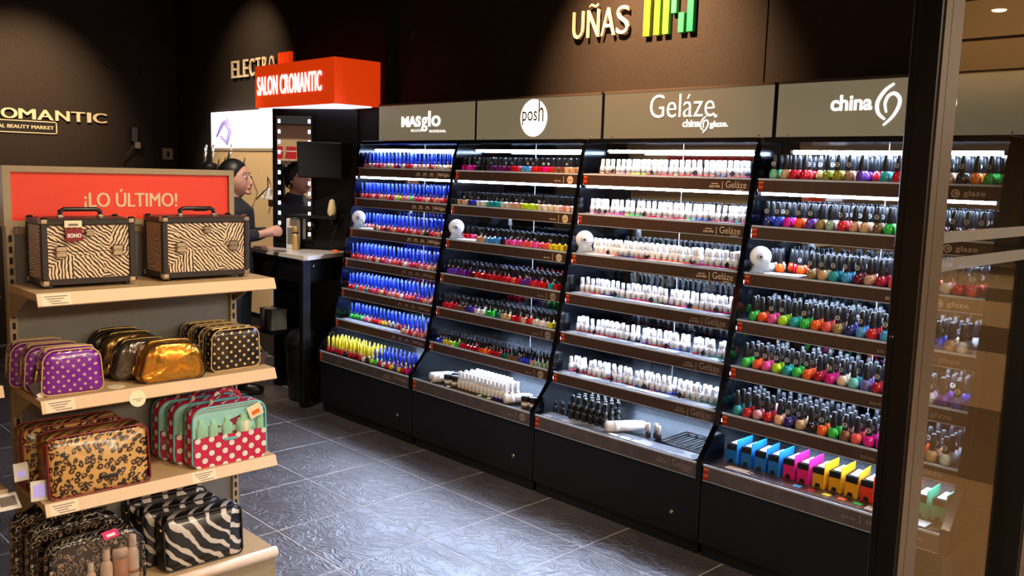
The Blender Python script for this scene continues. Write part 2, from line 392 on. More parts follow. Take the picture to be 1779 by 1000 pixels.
def top(name, mats, b, label, cat, group=None, loc=None):
    """a one-mesh thing; vertices given in world space around its base point loc"""
    loc = loc or (0,0,0)
    o = bpy.data.objects.new(name, b.mesh(name, mats, loc)); C.objects.link(o); o.location = loc
    return tag(o, label, cat, group)
def tag(o, label=None, cat=None, group=None, kind=None):
    if label: o['label'] = label
    if cat: o['category'] = cat
    if group: o['group'] = group
    if kind: o['kind'] = kind
    return o
OFF = {}
def empty(name, loc, label=None, cat=None, group=None, rz=0.0, kind=None, world=True):
    """Empty at a thing's base. world=True: its parts are authored in world coordinates"""
    o = bpy.data.objects.new(name, None); C.objects.link(o); o.location = loc; o.rotation_euler = (0, 0, rz); o.empty_display_size = 0.05
    OFF[o.name] = tuple(loc) if world else (0,0,0)
    return tag(o, label, cat, group, kind)
def part(b, name, mats, root, parent=None, label=None):
    """a part of root (or a sub-part of parent), authored in root's frame"""
    o = b.build(name, mats, parent or root, OFF[root.name])
    if label: o['label'] = label
    return o
def struct(name, mats, b, parent=None):
    o = b.build(name, mats, parent, (0,0,0)); o['kind'] = 'structure'; return o
def share(src, parent, loc=(0,0,0), name=None, rot=None):
    o = bpy.data.objects.new(name or src.name.split('.')[0], src.data); C.objects.link(o); o.parent = parent; o.location = loc
    if rot: o.rotation_euler = rot
    return o
TXT = {}
def text_mesh(s, w, h, mats, extrude=0.0, bold=0.0, shear=0.0, spacing=1.0, fat=0.0):
    """lettering fitted to a width and height, in the x/z plane facing -y, its lower left corner at the origin"""
    cu = bpy.data.curves.new('lettering', 'FONT'); cu.body = s; cu.size = 1.0; cu.extrude = 0.0; cu.offset = bold; cu.space_character = spacing; cu.shear = shear
    cu.resolution_u = 4
    ob = bpy.data.objects.new('tmp_text', cu); C.objects.link(ob)
    dg = bpy.context.evaluated_depsgraph_get()
    me = bpy.data.meshes.new_from_object(ob.evaluated_get(dg)); bpy.data.objects.remove(ob); bpy.data.curves.remove(cu)
    vs = [v.co.copy() for v in me.vertices]; fs = [tuple(p.vertices) for p in me.polygons]; bpy.data.meshes.remove(me)
    x0 = min(v.x for v in vs); x1 = max(v.x for v in vs); y0 = min(v.y for v in vs); y1 = max(v.y for v in vs)
    sx = w/(x1-x0); sy = h/(y1-y0) if h else sx
    b = B(); P = [((v.x-x0)*sx, 0.0, (v.y-y0)*sy) for v in vs]
    if extrude <= 0: b.add(P, [f for f in fs])
    else:
        n = len(P); Q = [(p[0], -extrude, p[2]) for p in P]
        ed = {}
        for f in fs:
            for i in range(len(f)):
                e = (f[i], f[(i+1) % len(f)]); ed[e] = 1
        side = [(a, c, c+n, a+n) for (a, c) in ed if (c, a) not in ed]
        b.add(P+Q, [tuple(i+n for i in f) for f in fs] + [f[::-1] for f in fs] + side)
        for j, dx in enumerate((-fat, fat) if fat else ()):      # heavier strokes: two more layers a hair apart
            e = 0.0004*(j+1)
            b.add([(p[0]+dx, 0.0, p[2]) for p in P]+[(p[0]+dx, -extrude-e, p[2]) for p in P], [tuple(i+n for i in f) for f in fs] + side)
    return b
RX = Matrix.Rotation(PI/2, 4, 'Z')        # turn lettering facing -y into lettering facing +x (reads along +y)
def lettering(s, w, h, at, mats, root, parent=None, facing='-y', extrude=0.0, bold=0.0, name='lettering', label=None, **kw):
    b = text_mesh(s, w, h, mats, extrude, bold, **kw)
    M = Matrix.Translation(at) @ (RX if facing == '+x' else Matrix.Identity(4))
    b.xf(M); return part(b, name, mats, root, parent, label)
ORD = ['first','second','third','fourth','fifth','sixth','seventh','eighth','ninth','tenth','eleventh','twelfth','thirteenth','fourteenth','fifteenth','sixteenth','seventeenth','eighteenth','nineteenth','twentieth',
       'twenty-first','twenty-second','twenty-third','twenty-fourth','twenty-fifth','twenty-sixth','twenty-seventh','twenty-eighth','twenty-ninth','thirtieth','thirty-first','thirty-second','thirty-third','thirty-fourth','thirty-fifth','thirty-sixth','thirty-seventh','thirty-eighth','thirty-ninth','fortieth']

# ------------------------------------------------------------------ the setting
XB, XG, YW = -3.53, 4.10, 0.13
fl = struct('floor', 'grout', B().box((XB, -5.2, -0.12), (XG, 0.2, -0.0016)))
tx, ty, gx, gy = 0.503, 0.460, 0.103, -0.785
tile0 = B().bbox((0.003, 0.003, -0.02), (tx-0.003, ty-0.003, 0.0), 0.0012).mesh('tile', 'slate')
i = -8
while gx+i*tx < XG-0.01:
    for j in range(-10, 3):
        x0, y0 = gx+i*tx, gy+j*ty
        if x0 < XB-0.3 or y0 > 0.0: continue
        o = bpy.data.objects.new('tile', tile0); C.objects.link(o); o.parent = fl; o.location = (x0, y0, 0)
        if x0+tx > XG-0.005: o.scale.x = (XG-0.005-x0)/tx
        if x0 < XB: o.location.x = XB; o.scale.x = (x0+tx-XB)/tx
        if y0+ty > 0.12: o.scale.y = (0.12-y0)/ty
    i += 1
struct('ceiling', 'ceiling_paint', B().box((XB, -5.2, 3.2), (XG+0.1, YW+0.1, 3.35)))
wr = struct('wall_right', 'wall_paint', B().box((0.0, YW, 0), (2.818, YW+0.1, 3.2)).box((2.826, YW, 0), (XG-0.06, YW+0.1, 3.2)).box((2.81, YW+0.012, 0), (2.83, YW+0.1, 3.2)))
struct('wall_far', 'wall_paint', B().box((XB, YW, 0), (-1.0, YW+0.1, 3.2)))
struct('wall_pillar', 'wall_dark', B().box((-1.16, 0.03, 0), (-0.002, YW+0.1, 3.2)))
struct('wall_back', 'wall_paint', B().box((XB-0.1, -5.2, 0), (XB, YW+0.1, 3.2)))
struct('wall_left', 'wall_paint', B().box((XB, -5.3, 0), (XG, -5.2, 3.2)))
# mall outside
struct('floor_mall', 'mall_stone', B().box((XG, -9, -0.1), (13, 24, 0.0)))
mc = struct('ceiling_mall', 'mall_ceiling', B().box((XG+0.1, -9, 3.4), (13, 24, 3.5)))
struct('wall_mall_end', 'mall_wall', B().box((XG, 24, 0), (13, 24.2, 3.5)))
struct('wall_mall_side', 'mall_wall', B().box((13, -9, 0), (13.2, 24, 3.5)))
struct('wall_mall_shops', 'mall_wall', B().box((XG-0.2, YW+0.1, 0), (XG, 24, 3.5)))
struct('wall_mall_near', 'mall_wall', B().box((XG, -9.2, 0), (13, -9, 3.5)))
struct('wall_mall_front', 'mall_wall', B().box((XG-0.02, -5.2, 3.102), (XG+0.1, YW+0.1, 3.5)))
struct('wall_mall_corner', 'mall_wall', B().box((XG-0.02, -9, 0), (XG+0.1, -5.2, 3.5)))
for k, yy in enumerate((1.6, 3.6, 5.6, 8.2, 11.5)):
    part_o = B().box((4.4, yy, 3.385), (12.6, yy+0.14, 3.405)).build('ceiling_slot', 'mall_slot', mc, (0,0,0))
dl = B().mark(0, True).lathe([(0.0, 0), (0.045, 0), (0.05, -0.01), (0.055, -0.012), (0.07, 0.0)], 14).mesh('ceiling_downlight', 'mall_lamp')
for k in range(10):
    o = bpy.data.objects.new('ceiling_downlight', dl); C.objects.link(o); o.parent = mc; o.location = (5.0+1.5*(k % 2), 0.6+1.5*(k//2)*1.3, 3.398)

# ------------------------------------------------------------------ nail displays
LZ = [1.6213, 1.4210, 1.2204, 1.0196, 0.8207, 0.6184, 0.4137]
LY = [-.1906, -.2186, -.2546, -.2916, -.3197, -.3645, -.4887]
UN = ['leftmost nail display with blue capped bottles', 'second nail display with square black capped bottles', 'third nail display with white gel bottles', 'rightmost nail display with round black capped bottles']
E0 = 0.0155
side_prof = [(0.0, 0.345), (-0.498, 0.345), (-0.498, 0.418), (-0.488, 0.436), (-0.385, 0.560), (-0.374, 0.625), (-0.330, 0.826), (-0.302, 1.026), (-0.265, 1.226), (-0.229, 1.427), (-0.200, 1.630), (-0.188, 1.715), (-0.172, 1.765), (-0.140, 1.79), (0.0, 1.795)]
UNITS = []; TUBEM = None
def lip_label(parent, root, x, y, z, h):       # the little red and orange sticker at the left end of every lip
    b = B().mark(0)
    for k in range(4):
        b.mark(k % 2); b.box((x, y-0.0016, z+h*0.24*k), (x+0.022, y-0.0006, z+h*0.24*k+h*0.19))
    part(b, 'sticker', ['red_box', 'orange_plastic'], root, parent)
prices = {}
for u in range(4):
    R = empty('nail_display', (u, 0, 0), UN[u], 'display', 'nail polish displays along the wall'); UNITS.append(R)
    part(B().bbox((u+0.003, -0.478, 0.06), (u+0.997, -0.004, 0.345), 0.002).box((u+0.01, -0.46, 0.0), (u+0.99, -0.01, 0.06)), 'base_cabinet', 'base_black', R)
    if u < 3: part(B().mark(0, True).cyl((u+0.86, -0.478, 0.158), (u+0.86, -0.486, 0.158), 0.0115, 0.0105, 16).mark(1).cyl((u+0.86, -0.486, 0.158), (u+0.86, -0.489, 0.158), 0.006, 0.006, 10), 'lock', ['chrome', 'brass'], R)
    if u == 3: part(B().mark(0, True).cyl((u+0.86, -0.478, 0.158), (u+0.86, -0.486, 0.158), 0.0115, 0.0105, 16).mark(1).cyl((u+0.86, -0.486, 0.158), (u+0.86, -0.489, 0.158), 0.006, 0.006, 10), 'lock', ['chrome', 'brass'], R)
    part(B().prism(side_prof, 0, u-E0+0.016, u+E0-0.002), 'side_panel', 'black_gloss', R)
    part(B().prism(side_prof, 0, u+1-E0+0.002, u+1.0+(E0 if u == 3 else -0.001)), 'side_panel', 'black_gloss', R)
    xa, xb = u+E0, u+1-E0
    part(B().box((xa, -0.006, 0.40), (xb, -0.002, 1.80)), 'mirror_back', 'mirror_dark', R)
    part(B().box((u+0.49, -0.0075, 0.62), (u+0.494, -0.006, 1.80)), 'mirror_seam', 'tube_cap', R)
    part(B().bbox((xa, -0.165, 1.775), (xb, -0.008, 1.797), 0.002), 'top_board', 'black_gloss', R)
    for l in range(7):
        z, y = LZ[l], LY[l]; tray = l == 6; h = 0.068 if tray else 0.056
        sh = part(B().box((xa, y+0.004, z-0.007), (xb, -0.008, z)), 'tray' if tray else 'shelf', 'shelf_black', R)
        lp = part(B().bbox((xa, y, z-h), (xb, y+0.004, z-0.006), 0.001), 'lip', 'tray_lip' if tray else 'lip_brown', R, sh)
        part(B().box((xa, y-0.0006, z-0.006), (xb, y+0.006, z+0.0015)), 'clear_edge', 'acrylic_edge', R, sh)
        part(B().box((xa, y-0.0006, z-h-0.002), (xb, y+0.004, z-h)), 'lower_edge', 'acrylic_edge', R, sh)
        lip_label(sh, R, xa+0.004, y, z-h+0.006, h-0.014)
        # print on the lip
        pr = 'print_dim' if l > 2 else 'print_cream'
        if u == 0:
            if not tray:
                for k in range(3):
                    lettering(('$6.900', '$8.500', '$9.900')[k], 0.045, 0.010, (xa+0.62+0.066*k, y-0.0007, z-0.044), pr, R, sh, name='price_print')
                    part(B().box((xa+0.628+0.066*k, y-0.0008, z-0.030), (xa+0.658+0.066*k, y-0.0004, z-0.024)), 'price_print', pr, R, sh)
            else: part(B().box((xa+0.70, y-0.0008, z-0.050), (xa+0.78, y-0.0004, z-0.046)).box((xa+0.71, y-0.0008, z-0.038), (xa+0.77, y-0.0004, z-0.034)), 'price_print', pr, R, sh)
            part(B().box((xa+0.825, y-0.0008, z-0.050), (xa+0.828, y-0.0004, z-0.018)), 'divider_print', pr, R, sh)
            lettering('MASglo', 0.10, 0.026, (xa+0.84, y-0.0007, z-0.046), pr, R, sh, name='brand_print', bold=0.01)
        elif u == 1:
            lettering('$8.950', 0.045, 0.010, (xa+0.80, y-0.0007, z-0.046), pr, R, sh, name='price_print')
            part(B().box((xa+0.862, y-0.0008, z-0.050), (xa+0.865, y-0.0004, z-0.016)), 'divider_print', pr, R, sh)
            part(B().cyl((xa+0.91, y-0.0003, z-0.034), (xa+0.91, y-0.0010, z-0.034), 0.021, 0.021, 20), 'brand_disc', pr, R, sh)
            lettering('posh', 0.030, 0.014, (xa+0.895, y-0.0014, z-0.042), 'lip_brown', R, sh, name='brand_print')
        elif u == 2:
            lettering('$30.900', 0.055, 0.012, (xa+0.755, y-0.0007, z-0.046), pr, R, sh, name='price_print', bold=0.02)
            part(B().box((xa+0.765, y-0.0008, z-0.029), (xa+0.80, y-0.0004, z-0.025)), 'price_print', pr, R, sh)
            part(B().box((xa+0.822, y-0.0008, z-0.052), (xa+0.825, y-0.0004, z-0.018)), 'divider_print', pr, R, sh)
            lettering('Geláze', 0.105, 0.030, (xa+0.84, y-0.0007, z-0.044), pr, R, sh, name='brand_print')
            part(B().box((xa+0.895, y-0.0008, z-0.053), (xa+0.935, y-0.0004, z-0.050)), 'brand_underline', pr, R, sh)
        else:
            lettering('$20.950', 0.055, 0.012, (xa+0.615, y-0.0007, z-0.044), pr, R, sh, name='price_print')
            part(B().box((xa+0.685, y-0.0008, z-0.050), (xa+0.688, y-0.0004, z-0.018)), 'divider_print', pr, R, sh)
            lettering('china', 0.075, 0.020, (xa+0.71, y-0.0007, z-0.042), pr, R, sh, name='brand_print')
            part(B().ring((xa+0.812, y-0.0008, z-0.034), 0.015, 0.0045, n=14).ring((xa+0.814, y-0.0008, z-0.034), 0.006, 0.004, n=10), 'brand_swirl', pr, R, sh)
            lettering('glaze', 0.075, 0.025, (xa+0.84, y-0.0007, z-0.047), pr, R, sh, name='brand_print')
    # tubes: one under the top board, one behind the top lip; the lower ones are added, unseen, to light shelves and floor
    tz = [(-0.150, 1.735)] + [(LY[0]+0.012, LZ[0]-0.062)] + [(LY[l]+0.042, LZ[l]-0.047) for l in range(1, 6)]
    for k, (yy, zz) in enumerate(tz):
        xs0 = xa+0.13 if k == 0 else xa+0.01
        t = part(B().mark(0, True).cyl((xs0, yy, zz), (xb-0.012, yy, zz), 0.0075, n=10, caps=False), 'light_tube', 'tube_light', R, label='glowing white light tube')
        for xx in (xs0, xb-0.012): part(B().mark(0, True).cyl((xx-0.006, yy, zz), (xx+0.006, yy, zz), 0.009, n=10), 'tube_cap', 'tube_cap', R, t)
# header signs
SG = [('leftmost olive header sign above the blue capped bottles', 0), ('olive header sign with a white disc', 1), ('olive header sign with thin white lettering and accent', 2), ('rightmost olive header sign with white swirl emblem', 3)]
SIGN = []
for lab, u in SG:
    x0, x1 = u-0.037+0.012, u+0.963-0.010
    if u == 3: x1 = 4.0
    R = empty('header_sign', ((x0+x1)/2, 0.06, 1.803), lab, 'sign', 'header signs over the displays'); SIGN.append(R)
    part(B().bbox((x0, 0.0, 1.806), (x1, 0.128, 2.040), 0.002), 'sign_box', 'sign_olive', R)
    part(B().box((x0, -0.003, 2.036), (x1, 0.128, 2.048)).box((x0, -0.003, 1.800), (x1, 0.10, 1.807)), 'sign_frame', 'sign_edge', R)
    for xx in (x0+0.06, x1-0.06): part(B().mark(0, True).cyl((xx, -0.001, 1.815), (xx, -0.004, 1.815), 0.004, n=8), 'screw', 'chrome', R)
    part(B().box((x1, 0.006, 1.80), (x1+0.022, 0.12, 2.046)), 'end_cap', 'black_gloss', R)
R = SIGN[0]
lettering('MAS', 0.205, 0.070, (0.232, -0.001, 1.893), 'letter_lit', R, extrude=0.004, bold=0.045)
lettering('g', 0.062, 0.092, (0.444, -0.001, 1.862), 'letter_lit', R, extrude=0.004, bold=0.02)
lettering('lo', 0.122, 0.100, (0.514, -0.001, 1.892), 'letter_lit', R, extrude=0.004, bold=0.02)
lettering('BELLEZA', 0.115, 0.016, (0.335, -0.001, 1.862), 'letter_lit', R, extrude=0.002)
lettering('PROFESIONAL', 0.165, 0.016, (0.525, -0.001, 1.855), 'letter_lit', R, extrude=0.002)
R = SIGN[1]
part(B().mark(0).cyl((1.46, -0.001, 1.925), (1.46, -0.005, 1.925), 0.104, n=48), 'white_disc', 'letter_lit', R)
lettering('pos', 0.118, 0.078, (1.372, -0.0062, 1.885), 'case_black', R); lettering('h', 0.040, 0.116, (1.500, -0.0062, 1.904), 'case_black', R)
R = SIGN[2]
lettering('Geláze', 0.375, 0.112, (2.275, -0.001, 1.906), 'letter_lit', R, extrude=0.003, bold=-0.012); part(B().mark(0, True).cyl((2.658, -0.001, 1.907), (2.658, -0.004, 1.907), 0.008, n=12), 'full_stop', 'letter_lit', R)
def smooth(pts, k=5):
    out = []; n = len(pts)
    for i in range(n-1):
        p0, p1, p2, p3 = (Vector(pts[max(0, min(n-1, j))]) for j in (i-1, i, i+1, i+2))
        for q in range(k):
            t = q/k; out.append(0.5*((2*p1)+(p2-p0)*t+(2*p0-5*p1+4*p2-p3)*t*t+(3*p1-p0-3*p2+p3)*t*t*t))
    return out+[Vector(pts[-1])]
def swirl(b, cx, cz, s, y=-0.001):
    for st in ([(.66, 1.02), (.32, .84), (.08, .54), (.13, .26), (.40, .08)], [(.44, .26), (.37, .50), (.48, .70), (.70, .76), (.90, .62), (.88, .40), (.68, .14), (.36, -.08)]):
        pts = smooth([(cx+(p-.5)*s*.72, y-.003, cz+(q-.47)*s) for p, q in st]); n = len(pts)
        b.mark(0, True).tube(pts, [.052*s*(.45+.55*math.sin(PI*(k+.5)/n)**.5) for k in range(n)], 6)
    return b
lettering('china', 0.098, 0.036, (2.475, -0.001, 1.858), 'letter_lit', R, extrude=0.002, bold=0.02); part(swirl(B(), 2.600, 1.868, 0.070), 'swirl', 'letter_lit', R); lettering('glaze.', 0.10, 0.036, (2.628, -0.001, 1.848), 'letter_lit', R, extrude=0.002, bold=0.02)
R = SIGN[3]
lettering('china', 0.180, 0.066, (3.225, -0.001, 1.912), 'letter_lit', R, extrude=0.003, bold=0.03); part(swirl(B(), 3.472, 1.932, 0.150), 'swirl', 'letter_lit', R); lettering('glaze', 0.19, 0.085, (3.545, -0.001, 1.893), 'letter_lit', R, extrude=0.003, bold=0.03)

# ------------------------------------------------------------------ bottles
PAL = dict(red=(196, 20, 30), crimson=(168, 16, 44), coral=(236, 84, 76), pink=(232, 78, 140), magenta=(214, 22, 134), orange=(244, 92, 30), tangerine=(248, 132, 40), peach=(240, 176, 140), tan=(206, 160, 116), beige=(222, 198, 170), brown=(120, 78, 52), bronze=(150, 122, 70), olive=(140, 140, 38), lime=(178, 214, 40), green=(48, 190, 66), mint=(120, 206, 160), teal=(32, 150, 146), aqua=(112, 196, 192), sky=(70, 158, 214), blue=(40, 66, 190), navy=(38, 34, 104), violet=(98, 44, 150), plum=(104, 24, 84), mauve=(110, 100, 150), black=(24, 22, 26), white=(232, 232, 228), yellow=(222, 206, 40), wine=(96, 16, 32), grey=(140, 140, 138), sage=(150, 176, 146), cream=(236, 222, 196), rose=(216, 140, 146), darkgreen=(26, 96, 66))
def P(s): return s.split()
def stretch(seq, n): return [seq[min(len(seq)-1, int(k*len(seq)/n))] for k in range(n)]
ROWS = {
 0: [P('rose beige pink red rose beige cream red navy beige red cream rose peach beige red peach beige cream peach'), P('coral red rose red peach tan coral red beige lime rose green pink red coral beige red tan coral red'),
     P('rose coral rose red brown beige red wine red tan red coral red rose red tan black red coral tan'), P('red coral pink coral rose red white red pink rose coral red beige pink red red rose coral peach tan'),
     P('red sky orange coral teal red pink coral tan red rose orange white pink coral red violet red tan rose'), P('green green mint pink rose red red coral yellow tan grey red rose lime tan peach red rose coral rose'), P('red crimson red red black red crimson red red white black lime green red white red yellow violet yellow red magenta')],
 1: [P('magenta magenta magenta black black black plum plum plum plum red red sky sky red red magenta red brown brown tan tan'), P('tan navy blue cream cream teal teal teal beige beige tan lime lime lime beige cream beige beige rose beige'),
     P('red pink red tan tan tan sky sky sky black pink pink coral coral pink coral coral yellow yellow yellow'), P('violet plum violet plum wine red red red red red red coral red violet plum red red red teal red'),
     P('red red crimson brown brown navy violet cream cream green green darkgreen tan tan red red beige red beige cream cream yellow'), P('blue yellow yellow lime green red red red crimson orange orange red red darkgreen darkgreen brown brown blue blue tan sage sage grey')],
 2: [P('rose brown tan rose rose lime lime red brown red red tan red pink red coral navy navy coral pink coral'), P('pink pink rose magenta pink lime green sage red crimson rose pink red green sky blue pink red pink teal pink'), P('white rose pink red coral navy blue red pink magenta coral orange orange coral pink magenta pink magenta red red'),
     P('tan red orange navy violet teal grey magenta pink magenta sage black wine red pink tangerine tan red magenta magenta red'), P('crimson crimson red red crimson red red black black blue violet crimson red pink blue navy crimson red sage teal teal teal'), P('pink crimson red red sage crimson red rose wine crimson blue navy pink blue blue wine crimson sage sage teal teal mint')],
 3: [P('mint tan red red bronze olive olive bronze violet red teal teal red coral pink coral tan black tangerine green mint'), P('navy blue magenta orange violet bronze sage red tan tan brown green red yellow rose wine black wine red red'), P('white orange red orange coral bronze tan teal sky wine tan crimson coral orange pink coral beige red coral rose'),
     P('green orange pink lime teal green orange coral bronze navy sky red sky aqua crimson magenta blue tan white violet'), P('green orange pink lime teal green orange crimson magenta beige aqua mauve crimson pink sky lime white violet blue orange'), P('teal red rose red peach navy tan black orange green brown coral magenta magenta pink red orange tan white beige')]}
def emb(b, y, z, r, bar=True):
    b.mark(1).ring((0, y, z), r, r*0.28, n=12)
    if bar: b.add([(-r*.8, y, z-r*.10), (r*.8, y, z-r*.10), (r*.8, y, z+r*.10), (-r*.8, y, z+r*.10)], [(0,1,2,3)])
    return b
# body and cap of each of the four kinds, base at the origin
KB, KC = {}, {}
KB[0] = B().mark(0, True).lathe([(.0115, 0), (.0148, .003), (.0152, .014), (.0125, .024), (.0070, .030), (.0062, .034)], 10)
KC[0] = B().mark(0, True).lathe([(.0070, .031), (.0078, .034), (.0072, .060), (.0058, .098), (.0036, .101)], 8); emb(KC[0], -0.0080, 0.043, 0.0058)
KB[1] = B().mark(0).bbox((-.0125, -.0125, 0), (.0125, .0125, .030), .003).mark(0, True).lathe([(.006, .029), (.006, .034)], 8)
KC[1] = B().mark(0).lathe([(.0095, .032), (.0098, .034), (.0090, .074), (.0080, .077)], 8); emb(KC[1], -0.0097, 0.046, 0.0062)
KB[2] = B().mark(0, True).lathe([(.0120, 0), (.0135, .002), (.0136, .009)], 10).mark(1, True).lathe([(.0135, .009), (.0134, .030), (.0118, .040), (.0090, .045)], 10)
KC[2] = B().mark(0, True).lathe([(.0098, .043), (.0102, .046), (.0092, .072), (.0074, .076)], 10)
KB[3] = B().mark(0, True).lathe([(.0140, 0), (.0185, .003), (.0198, .014), (.0182, .028), (.0115, .039), (.0082, .043), (.0080, .047)], 14)
KC[3] = B().mark(0, True).lathe([(.0118, .042), (.0124, .046), (.0108, .075), (.0086, .100), (.0068, .104)], 10); emb(KC[3], -0.0126, 0.064, 0.0092)
KBM = {0: ['polish'], 1: ['polish'], 2: ['polish', 'cap_white'], 3: ['polish']}
KCM = {0: ['cap_blue', 'emblem'], 1: ['cap_black', 'emblem'], 2: ['cap_white'], 3: ['cap_charcoal', 'emblem']}
bm = {k: KB[k].mesh('polish_bottle_body', KBM[k]) for k in KB}
cm = {k: KC[k].mesh('cap', KCM[k]) for k in KC}
cm_plain = {3: B().mark(0, True).lathe([(.0118, .042), (.0124, .046), (.0108, .075), (.0086, .100), (.0068, .104)], 10).mesh('cap', ['cap_charcoal']), 1: B().mark(0).lathe([(.0095, .032), (.0098, .034), (.0090, .074), (.0080, .077)], 8).mesh('cap', ['cap_black'])}
cm_yellow = KC[0].mesh('cap', ['cap_yellow', 'emblem'])
WORD = {0: 'slim bottle of', 1: 'square bottle of', 2: 'white gel bottle with', 3: 'round bottle of'}
CAPW = {0: 'blue cap', 1: 'black cap', 2: 'white cap', 3: 'charcoal cap'}
SHW = ['top', 'second', 'third', 'fourth', 'fifth', 'sixth', 'bottom']
ROWW = ['front', 'second', 'third', 'fourth', 'fifth']
SP = {0: .0405, 1: .041, 2: .0325, 3: .0475}; DP = {0: .034, 1: .034, 2: .034, 3: .044}
NAMEK = {0: 'blue_capped_polish_bottle', 1: 'square_polish_bottle', 2: 'gel_polish_bottle', 3: 'round_polish_bottle'}
extra = {k: [] for k in range(4)}; count = {k: 0 for k in range(4)}
def put(k, x, y, z, cname, s=1.0, label=None, group=None, tilt=0.0, yaw=None, cap=None):
    o = bpy.data.objects.new(NAMEK[k], bm[k]); C.objects.link(o); o.location = (x, y, z+0.0004); o.scale = (s, s, s)
    o.rotation_euler = (0, tilt, random.uniform(-.25, .25) if yaw is None else yaw)
    c = PAL[cname]; o.color = lin(tuple(max(0, min(255, v+random.randint(-8, 8))) for v in c))
    cp = bpy.data.objects.new('cap', cap or cm[k]); C.objects.link(cp); cp.parent = o
    tag(o, label, 'nail polish', group); count[k] += 1; return o
jobs = {k: [] for k in range(4)}
for u in range(4):
    xa = u+E0
    nl = {0: 7, 1: 6, 2: 6, 3: 6}[u]
    for l in range(nl):
        z, y0 = LZ[l]+0.0002, LY[l]; seq = ROWS[u][l]; sp = SP[u]; sc = 1.0
        first, last = 0.035, 0.965
        if u == 1 and l == 5: sp, sc = .029, .82
        front = {0: .022, 1: .020, 2: .052, 3: .026}[u] + (0.012 if l == 6 else 0)
        if u == 2 and l >= 3: front = .075
        if u == 3 and l == 2 : pass
        depth = -y0-front-0.02; nr = max(1, min(5 if u != 1 or l != 5 else 6, int(depth/(DP[u]*sc))+1))
        if u == 2: nr = min(nr, 2 if l != 2 else 3)
        if u == 0: nr = min(nr, 4)
        if u == 1: nr = min(nr, 3 if l in (1, 4) else 4)
        if u == 3 and l == 0: nr = min(nr, 3)
        n = int((last-first)/sp)
        cols = stretch(seq, n)
        for r in range(nr):
            for k in range(n):
                x = xa+first+sp*(k+0.5)-0.0 + random.uniform(-.004, .004); y = y0+front+r*DP[u]*sc + random.uniform(-.003, .003)
                if l == 2 and k*sp < (0.20 if u != 2 else 0.05) and r < 2: continue      # the tester reel and papers stand there
                if u == 3 and l == 0 and r == 0 and k in (4, 9): continue
                if u == 2 and random.random() < (0.06 if r == 0 else 0.15): continue
                if u == 3 and r >= 2 and random.random() < 0.10+0.05*l: continue
                if u == 1 and l in (1, 4) and r >= 1 and random.random() < 0.12: continue
                if u == 0 and l == 5 and k < n*0.72 and r < 2: continue      # a row of cards lies in front
                if u == 0 and l == 6 and k in (8,) and r == 0: continue
                jobs[u].append((r, -l, l, k, x, y, z, cols[k], sc))
plain = {'blue_capped': 0}
for u in range(4):
    js = sorted(jobs[u], key=lambda j: (j[0], j[1]))
    for q, (r, _, l, k, x, y, z, cn, sc) in enumerate(js):
        yel = (u == 0 and l == 6 and k < 13)
        if q < 296:
            capw = 'yellow cap' if yel else CAPW[u]
            lab = f'{WORD[u]} {cn} polish, {capw}, {ORD[k]} from left, {ROWW[r]} row, {SHW[l]} shelf'
            cap = cm_yellow if yel else (cm_plain[u] if u in cm_plain and random.random() < (0.35 if u == 3 else 0.6) else cm[u])
            put(u, x, y, z, cn, sc, lab, {0: 'blue capped', 1: 'square black capped', 2: 'white gel', 3: 'round black capped'}[u]+f' bottles on the {SHW[l]} shelf', tilt=random.uniform(-.04, .04) if u != 2 else random.uniform(-.08, .08), cap=cap)
        else: extra[u].append((x, y, z, cn, sc, yel))
GN = {0: ('blue capped slim bottles crowded behind the front rows of the leftmost display', ['polish_many', 'cap_blue', 'cap_yellow']), 1: ('black capped square bottles crowded behind the front rows of the second display', ['polish_many', 'cap_black', 'cap_black']),
      2: ('white gel bottles crowded behind the front rows of the third display', ['polish_many', 'cap_white', 'cap_white']), 3: ('charcoal capped round bottles crowded behind the front rows of the rightmost display', ['polish_many', 'cap_charcoal', 'cap_charcoal'])}
for u in range(4):
    if not extra[u]: continue
    b = B(); cols = []
    for (x, y, z, cn, sc, yel) in extra[u]:
        for src, base_mi in ((KB[u], 0), (KC[u], 1)):
            o = len(b.v); b.v += [(x+p[0]*sc, y+p[1]*sc, z+0.0004+p[2]*sc) for p in src.v]
            for f, mi, sm in zip(src.f, src.mi, src.sm):
                if base_mi == 1 and mi == 1: continue
                b.f.append(tuple(i+o for i in f)); b.sm.append(sm); m_ = base_mi
                if base_mi == 0 and mi == 1: m_ = 1
                if base_mi == 1 and yel: m_ = 2
                b.mi.append(m_)
            cols += [lin(PAL[cn])]*len(src.v)
    me = b.mesh('polish_bottles', GN[u][1])
    at = me.color_attributes.new('Col', 'FLOAT_COLOR', 'POINT')
    at.data.foreach_set('color', [c for v in cols for c in v])
    o = bpy.data.objects.new(('slim', 'square', 'gel', 'round')[u]+'_polish_bottles', me); C.objects.link(o)
    tag(o, GN[u][0], 'nail polish', kind='stuff')

# ------------------------------------------------------------------ other things on the displays
DISPW = ['leftmost', 'second', 'third', 'rightmost']
